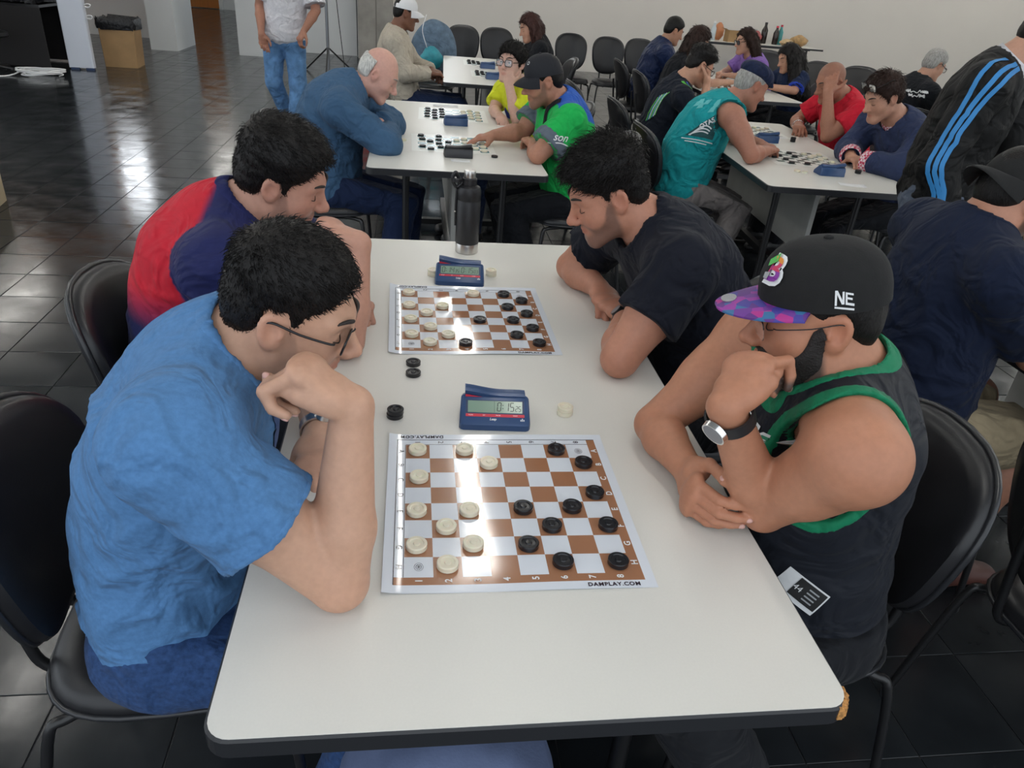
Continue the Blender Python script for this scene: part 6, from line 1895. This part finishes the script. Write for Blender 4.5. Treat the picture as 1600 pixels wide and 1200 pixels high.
p21 = simple('person in navy puffer jacket', (2.335, 7.15, 1.150, 4, -22), (2.10, 7.15, .55), (2.245, 7.15, 1.01), (2.25, 7.34, .95), (2.23, 6.96, .95), (2.36, 7.36, .79), (2.34, 6.92, .79), (2.50, 7.22, .80), (2.50, 7.05, .80), 2, (.42, .22, .14),
    dict(type='long', mat=M_puffer, name='puffer_jacket', ease=.030, vox=.010, wr=.007, wf=60), dict(mat=M_blackcloth, vox=.02), dict(side=.010, top=.018, amp=.002), q=.0105)
p22 = simple('dark haired person reaching across the table beside the puffer jacket', (2.285, 6.27, 1.125, 6, -20), (2.06, 6.28, .55), (2.195, 6.27, .985), (2.20, 6.46, .93), (2.19, 6.08, .93), (2.38, 6.48, .80), (2.40, 6.12, .815), (2.55, 6.35, .80), (2.62, 6.22, .825), 2, (.50, .28, .19),
    dict(type='tee', mat=M_blackcloth, vox=.013, sleeve=.8), dict(mat=M_blackcloth, vox=.02), dict(mat=M_hair_brown, side=.014, top=.018, amp=.003, strands=1800, len0=.05, len1=.04, mess=.12, lift=.12, srad=.002, locks=[((2.25, 6.22, 1.12), (2.19, 6.14, .92), .055, .05), ((2.22, 6.27, 1.12), (2.12, 6.25, .9), .06, .05)]), q=.0105, bw=.9, arm=.82)
# ------------------------------------------------------------------ prints, marks and worn details
def poly(pts): return ([(p[0], p[1], 0) for p in pts], [tuple(range(len(pts)))])
def rect(w, h, x=0, y=0): return poly([(x - w / 2, y - h / 2), (x + w / 2, y - h / 2), (x + w / 2, y + h / 2), (x - w / 2, y + h / 2)])
def curve_strip(fn, n, w):
    v = []; f = []
    P = [Vector(fn(i / n)) for i in range(n + 1)]
    for i, p in enumerate(P):
        t = (P[min(i + 1, n)] - P[max(i - 1, 0)]).normalized(); q = Vector((-t.y, t.x)) * w / 2
        v += [(p.x + q.x, p.y + q.y, 0), (p.x - q.x, p.y - q.y, 0)]
    return v, [(2 * i, 2 * i + 1, 2 * i + 3, 2 * i + 2) for i in range(n)]
M_printwhite = mat('print_white', (.75, .76, .76), .6); M_printgreen = mat('print_green', (.010, .20, .10), .6); M_printgrey = mat('print_grey', (.35, .36, .37), .6)
# cap of the bearded player: letter badge, side mark, round sticker
root, crown, LL = c4
def letterB(s): return text_mesh('B', s, bold=s * .05)
patch_on_crown(crown, LL, ([(p[0], p[1], 0) for p in text_mesh('B', .072, bold=.0060)[0]], text_mesh('B', .072, bold=.0060)[1]), R(24), .36, 'badge_border', M_printwhite, root, .0030)
for kk, (nm, colr, y0, y1) in enumerate((('orange', (.70, .25, .03), .012, .05), ('red', (.55, .03, .10), -.004, .012), ('purple', (.22, .03, .30), -.05, -.004))):
    v, f = text_mesh('B', .065, bold=.0012)
    ff = [q for q in f if y0 <= sum(v[i][1] for i in q) / len(q) < y1]
    patch_on_crown(crown, LL, (v, ff), R(24), .36, 'badge_fill', mat('badge_' + nm, colr, .5), root, .0042)
patch_on_crown(crown, LL, poly([(.010, .030), (.020, .012), (.002, -.002), (-.004, .010)]), R(12), .37, 'badge_leaf', mat('badge_green', (.08, .42, .08), .5), root, .0050)
patch_on_crown(crown, LL, poly([(.013, -.022), (.016, -.008), (.002, -.012), (.002, -.022)]), R(12), .36, 'badge_light', M_printgrey, root, .0050)
# white side mark: two letters on a small flag
for (x0, x1, y0, y1, sk) in ((-.0135, -.0105, -.011, .011, 0), (-.0030, .0000, -.0095, .0090, 0), (.0015, .0130, .0050, .0080, -.25), (.0015, .0115, -.0020, .0010, -.25), (.0015, .0145, -.0100, -.0068, -.2), (-.0135, .0148, -.0142, -.0120, -.12), (.0015, .0042, -.0090, .0070, 0)):
    patch_on_crown(crown, LL, poly([(x0, y0 + 0), (x1, y0 + sk * (x1 - x0)), (x1, y1 + sk * (x1 - x0)), (x0, y1)]), R(92), .13, 'side_mark', M_printwhite, root, .0016)
patch_on_crown(crown, LL, poly([(-.0135, .011), (-.0098, .011), (.0000, -.0095), (-.0037, -.0095)]), R(92), .13, 'side_mark', M_printwhite, root, .0016)
hd4 = m4['head']
st = MB()
ring = [(.012 + .0165 * math.cos(t), .140 + .0125 * math.sin(t)) for t in [2 * math.pi * i / 24 for i in range(24)]]
zv = .0405
st.rings([[LL((x, y, zv + .002 - (y - .10) * .10)) for x, y in ring], [LL((x, y, zv + .0032 - (y - .10) * .10)) for x, y in ring]], True)
st.build('round_sticker', mat('silver_foil', (.62, .63, .66), .25, metal=.7), root)
# jersey lettering and hem tag
if True:
    up = unit(m4['N'] - m4['P']); c = V(.42, .445, .885)
    tm = text_mesh('BOSTON', .075, bold=.004)
    decal(m4, 'tank_top', tm, c, (0, -1, 0), tuple(up), (1, 0, 0), M_printwhite, 'jersey_letter_outline', .0022)
    decal(m4, 'tank_top', text_mesh('BOSTON', .075, bold=-.0006), c, (0, -1, 0), tuple(up), (1, 0, 0), M_printgreen, 'jersey_letters', .0034)
    c = V(.500, .315, .655); ux = (.75, -.30, -.45); uy = (.35, .0, .75); dr = (.35, .80, -.30)
    decal(m4, 'tank_top', rect(.085, .052), c, ux, uy, dr, M_printwhite, 'hem_tag', .002)
    decal(m4, 'tank_top', rect(.055, .040, .012, .003), c, ux, uy, dr, M_blackink, 'hem_tag_panel', .003)
    decal(m4, 'tank_top', text_mesh('44', .016), V(*c) + V(*ux) * -.009 + V(*uy) * .004, ux, uy, dr, M_printwhite, 'hem_tag_number', .004)
    for k in range(4): decal(m4, 'tank_top', rect(.020, .0028, .018, .014 - k * .0075), c, ux, uy, dr, M_printgrey, 'hem_tag_line', .004, sub=False)
# stripes on the track jacket
for k in (-1, 0, 1):
    dx = V(.60, -.78, 0) * .034 * k
    ribbon(p6, 'track_jacket', [V(1.985, 2.10, 1.385) + dx, V(1.885, 2.045, 1.345) + dx, V(1.815, 2.02, 1.25) + dx, V(1.765, 2.02, 1.13) + dx, V(1.745, 2.01, 1.02) + dx, V(1.775, 1.98, .93) + dx, V(1.83, 1.95, .84) + dx], None, .0165, mat('stripe_blue', (.03, .22, .52), .6), 'sleeve_stripe', .003)
# white collar under it
hn = p6['head'].world((0, -.02, -.05)); ax = unit(hn - p6['N']); l_ = unit(np.cross(ax, V(0, 0, 1))); w_ = np.cross(ax, l_)
rg = []
for t, r_ in ((-.07, .098), (-.010, .085), (.050, .073), (.048, .066)):
    rg.append([tuple(p6['N'] + ax * t + (l_ * math.cos(a) + w_ * math.sin(a)) * r_ - p6['org']) for a in [2 * math.pi * i / 28 for i in range(28)]])
MB().rings(rg, False).build('white_undershirt', M_whitetee, p6['e'], smooth=True)
# teal shirt back print
up = unit(p13['N'] - p13['P']); y_ = V(0, -1, 0); c = V(1.385, 3.43, .90); n_ = V(.55, .75, -.35)
ux = unit(V(.80, -.60, .0)); uy = unit(up * 1.0 + V(-.2, 0, 0))
M_dkteal = mat('print_dark_teal', (.008, .07, .075), .6)
decal(p13, 'sleeveless_shirt', poly([(-.075, -.075), (.075, -.075), (.075, .085)]), c, ux, uy, n_, M_dkteal, 'print_triangle', .002)
for k in range(3): decal(p13, 'sleeveless_shirt', curve_strip(lambda t, k=k: (-.055 + .1 * t + .004 * k, -.072 + (.028 + .016 * k) * math.sin(t * 2.2)), 10, .007), c, ux, uy, n_, M_printwhite, 'print_arc', .0035)
decal(p13, 'sleeveless_shirt', text_mesh('OTAS', .034, bold=.001), V(*c) + ux * .020 + uy * .002, unit(ux + uy * .9), unit(uy - ux * .9), n_, M_printwhite, 'print_letters', .0035)
for k in range(2): decal(p13, 'sleeveless_shirt', rect(.17 - .05 * k, .005, -.005, -.092 - .014 * k), c, ux, uy, n_, M_printwhite, 'print_line', .0025)
rr_ = random.Random(6)
for k in range(7):
    x0, y0 = rr_.uniform(-.09, .05), rr_.uniform(.03, .15)
    decal(p13, 'sleeveless_shirt', poly([(x0 - .018, y0 - .02), (x0 + rr_.uniform(.005, .02), y0 - .012), (x0 + rr_.uniform(.0, .02), y0 + .022), (x0 - .012, y0 + .012)]), c, ux, uy, n_, mat('print_pale_teal', (.10, .45, .46), .7), 'print_patch', .002)
# flat cap
hd = p13['head']
def fc(p):
    q = hd.local(p)
    d = ell_f(q, A3((0, -.004, .070)), A3((.086, .110, .058))); d = smin(d, ell_f(q, A3((0, .085, .046)), A3((.058, .036, .010))), .03)
    d = smax(d, (A3((0,)) + .040 - .18 * (q[:, 1]) * 0 - q[:, 2]), .004)
    return d * F32(hd.sc)
v, q = polygonise([Prim(hd.c - .15, hd.c + .15, fc, 'u', 0)], .006, pad=.01)
np_mesh('flat_cap', v, q, cloth('navy_wool', (.015, .022, .055), var=.2), p13['e'], p13['org'])
# marks on the young player's shirt
sh_c = V(1.545, 4.385, .985)
for k, mm in ((0, mat('mark_green', (.12, .55, .08), .6)), (1, mat('mark_blue', (.03, .12, .55), .6))):
    ribbon(p14, 't_shirt', [sh_c + V(.028 * k, -.02, .02), sh_c + V(.028 * k + .008, -.055, -.005), sh_c + V(.028 * k + .015, -.085, -.05)], None, .020 if k == 0 else .012, mm, 'shoulder_mark', .003)
for k in range(7):
    mm = [mat('mark_green', (.12, .55, .08)), mat('mark_white', (.6, .65, .7), .6), mat('mark_cyan', (.05, .30, .45), .6)][k % 3]
    a0 = V(1.44, 4.36 + .012 * k, .90 - .010 * k)
    ribbon(p14, 't_shirt', [a0 + V(0, -.02, .05), a0 + V(-.03, .0, -.03 - .01 * (k % 2)), a0 + V(-.045, .01, -.11)], None, .006, mm, 'back_print', .003, 5, 1)
# green shirt: sleeve script, strap, cap mark
S_, E_ = p8['SL'], p8['EL']; c = lerp(S_, E_, .38)
decal(p8, 't_shirt', text_mesh('son', .050, shear=.35, bold=.0005), c, (.95, 0, -.12), (.12, 0, 1), (0, 1, 0), M_printwhite, 'sleeve_script', .002)
decal(p8, 't_shirt', curve_strip(lambda t: (-.055 + .10 * t, -.032 + .012 * math.sin(t * 3.1)), 10, .005), c, (.95, 0, -.12), (.12, 0, 1), (0, 1, 0), M_printwhite, 'sleeve_flourish', .002)
ribbon(p8, 't_shirt', [V(.52, 3.10, 1.04), V(.46, 3.14, .98), V(.43, 3.13, .92), V(.45, 3.12, .86)], None, .035, M_blackcloth, 'bag_strap', .004)
decal(p8, 't_shirt', rect(.03, .075), p8['N'] + V(.11, -.06, -.13), (0, -1, 0), (.1, 0, 1), (-1, .2, 0), M_printwhite, 'back_number', .002)
r8, cr8, L8 = c8
patch_on_crown(cr8, L8, curve_strip(lambda t: (.010 * math.cos(t * 6.28), .008 * math.sin(t * 6.28)), 12, .003), R(25), .45, 'cap_mark', M_printwhite, r8)
r5, cr5, L5 = c5
for k, (cx, mm) in enumerate(((-.012, M_printgrey), (0, mat('mark_red', (.55, .02, .05), .5)), (.012, M_printgrey))):
    patch_on_crown(cr5, L5, text_mesh('NUB'[k], .016, bold=.0006), R(-128) - cx / .1, .22, 'cap_letter', mm, r5)
# yellow shirt graphic
decal(p9, 't_shirt', poly([(-.035, -.06), (.02, -.06), (.03, .02), (-.01, .05), (-.035, .02)]), p9['N'] + V(-.11, -.05, -.17), (.55, -.83, 0), (0, 0, 1), (.8, .5, 0), mat('print_blue', (.02, .06, .40), .6), 'shirt_print', .002)
# grey haired person's white script
for k in range(2):
    decal(p17, 't_shirt', curve_strip(lambda t, k=k: (-.08 + .03 * k + (.17 - .05 * k) * t, (.006 + .008 * abs(math.sin(t * 9 + 2 * k))) * math.sin(t * 55 + 9 * math.sin(t * 7)) - .032 * k), 70, .0065), p17['N'] + V(-.06, -.10, -.07), unit(V(.80, -.60, -.05)), (-.15, 0, 1), (.55, .80, -.2), M_printwhite, 'back_script', .003)
# checked cuffs
M_check = bpy.data.materials.new('red_gingham'); M_check.use_nodes = True
nt = M_check.node_tree; bs_ = nt.nodes['Principled BSDF']; ck = nt.nodes.new('ShaderNodeTexChecker'); tc = nt.nodes.new('ShaderNodeTexCoord')
ck.inputs['Scale'].default_value = 75; ck.inputs['Color1'].default_value = (.55, .05, .11, 1); ck.inputs['Color2'].default_value = (.75, .62, .64, 1)
nt.links.new(tc.outputs['Object'], ck.inputs['Vector']); nt.links.new(ck.outputs['Color'], bs_.inputs['Base Color']); bs_.inputs['Roughness'].default_value = .8
for sd in 'LR':
    E_, W_ = p16['E' + sd], p16['W' + sd]; ax = unit(W_ - E_); l_ = unit(np.cross(ax, V(0, 0, 1))); w_ = np.cross(ax, l_)
    rg = [[tuple(lerp(E_, W_, t) + (l_ * math.cos(a) + w_ * math.sin(a)) * r_ - p16['org']) for a in [2 * math.pi * i / 24 for i in range(24)]] for t, r_ in ((.66, .054), (.72, .059), (.97, .054), (.98, .046))]
    MB().rings(rg, False).build('checked_cuff', M_check, p16['e'], smooth=50)
N_ = p16['N']; hn = p16['head'].world((0, -.02, -.05)); ax = unit(hn - N_); l_ = unit(np.cross(ax, V(0, 1, 0))); w_ = np.cross(ax, l_)
rg = [[tuple(N_ + ax * t + (l_ * math.cos(a) + w_ * math.sin(a)) * r_ - p16['org']) for a in [2 * math.pi * i / 24 for i in range(24)]] for t, r_ in ((-.01, .088), (.035, .076), (.045, .070), (.04, .064))]
MB().rings(rg, False).build('checked_collar', M_check, p16['e'], smooth=50)
# blue t-shirt: dark print on the chest
ribbon(m1, 't_shirt', [V(-.375, .40, .97), V(-.345, .42, .92), V(-.335, .44, .86), V(-.34, .46, .80)], None, .05, mat('faded_navy_print', (.035, .075, .20), .8), 'chest_print', .002)
# bracelet of the person in red
E_, W_ = p15['ER'], p15['WR']; ax = unit(W_ - E_); l_ = unit(np.cross(ax, V(0, 0, 1))); w_ = np.cross(ax, l_)
MB().tube([tuple(lerp(E_, W_, .93) + (l_ * math.cos(a) + w_ * math.sin(a)) * .033 - p15['org']) for a in [2 * math.pi * i / 20 for i in range(20)]], .003, 6, closed=True).build('bracelet', M_chrome, p15['e'], smooth=True)
# ------------------------------------------------------------------ jacket and bag hung on a chair

def draped(p):
    q = p - A3((.045, 8.03, .78))
    d = np.abs(ell_f(q, A3((0, 0, -.06)), A3((.225, .13, .30)))) - .02
    d = d + .012 * waves(p, 30, 4, 4, (1, 1, .3))
    return np.maximum(d, -.22 - q[:, 2])
v, q = polygonise([Prim((-.28, 7.8, .42), (.37, 8.26, 1.12), draped, 'u', 0)], .012, pad=.03)
jo = np_mesh('denim_jacket', v, q, cloth('washed_denim', (.13, .19, .26), var=.3, vscale=12), None, (0, 0, 0))
setp(jo, 'washed denim jacket draped over a chair back', 'jacket')
e = empty('turquoise_bag', (.02, 7.83, .58)); setp(e, 'turquoise drawstring bag hanging on the denim jacket', 'bag')
o = lump('bag_body', 0, 0, 0, .12, .06, .22, mat('turquoise_nylon', (.03, .30, .36), .5, var=.2, vscale=20), 'x', 'x', 12); o.parent = e
for k_ in ('label', 'category'): del o[k_]
MB().tube(catmull([(-.05, 0, .20), (-.10, .02, .36), (-.06, .12, .50)], 6), .004, 6).build('cord', M_whiteink, e, smooth=True)

def draped2(p):
    q = p - A3((3.49, 4.33, .72))
    d = np.abs(ell_f(q, A3((0, 0, 0)), A3((.11, .22, .26)))) - .016
    return np.maximum(d + .010 * waves(p, 30, 6, 4, (1, 1, .3)), -.24 - q[:, 2])
v, q = polygonise([Prim((3.30, 4.05, .44), (3.66, 4.62, 1.04), draped2, 'u', 0)], .012, pad=.03)
jo = np_mesh('white_jacket', v, q, cloth('white_jacket_cloth', (.70, .70, .72)), None, (0, 0, 0))
setp(jo, 'white jacket hung over a chair back behind the red shirt', 'jacket')
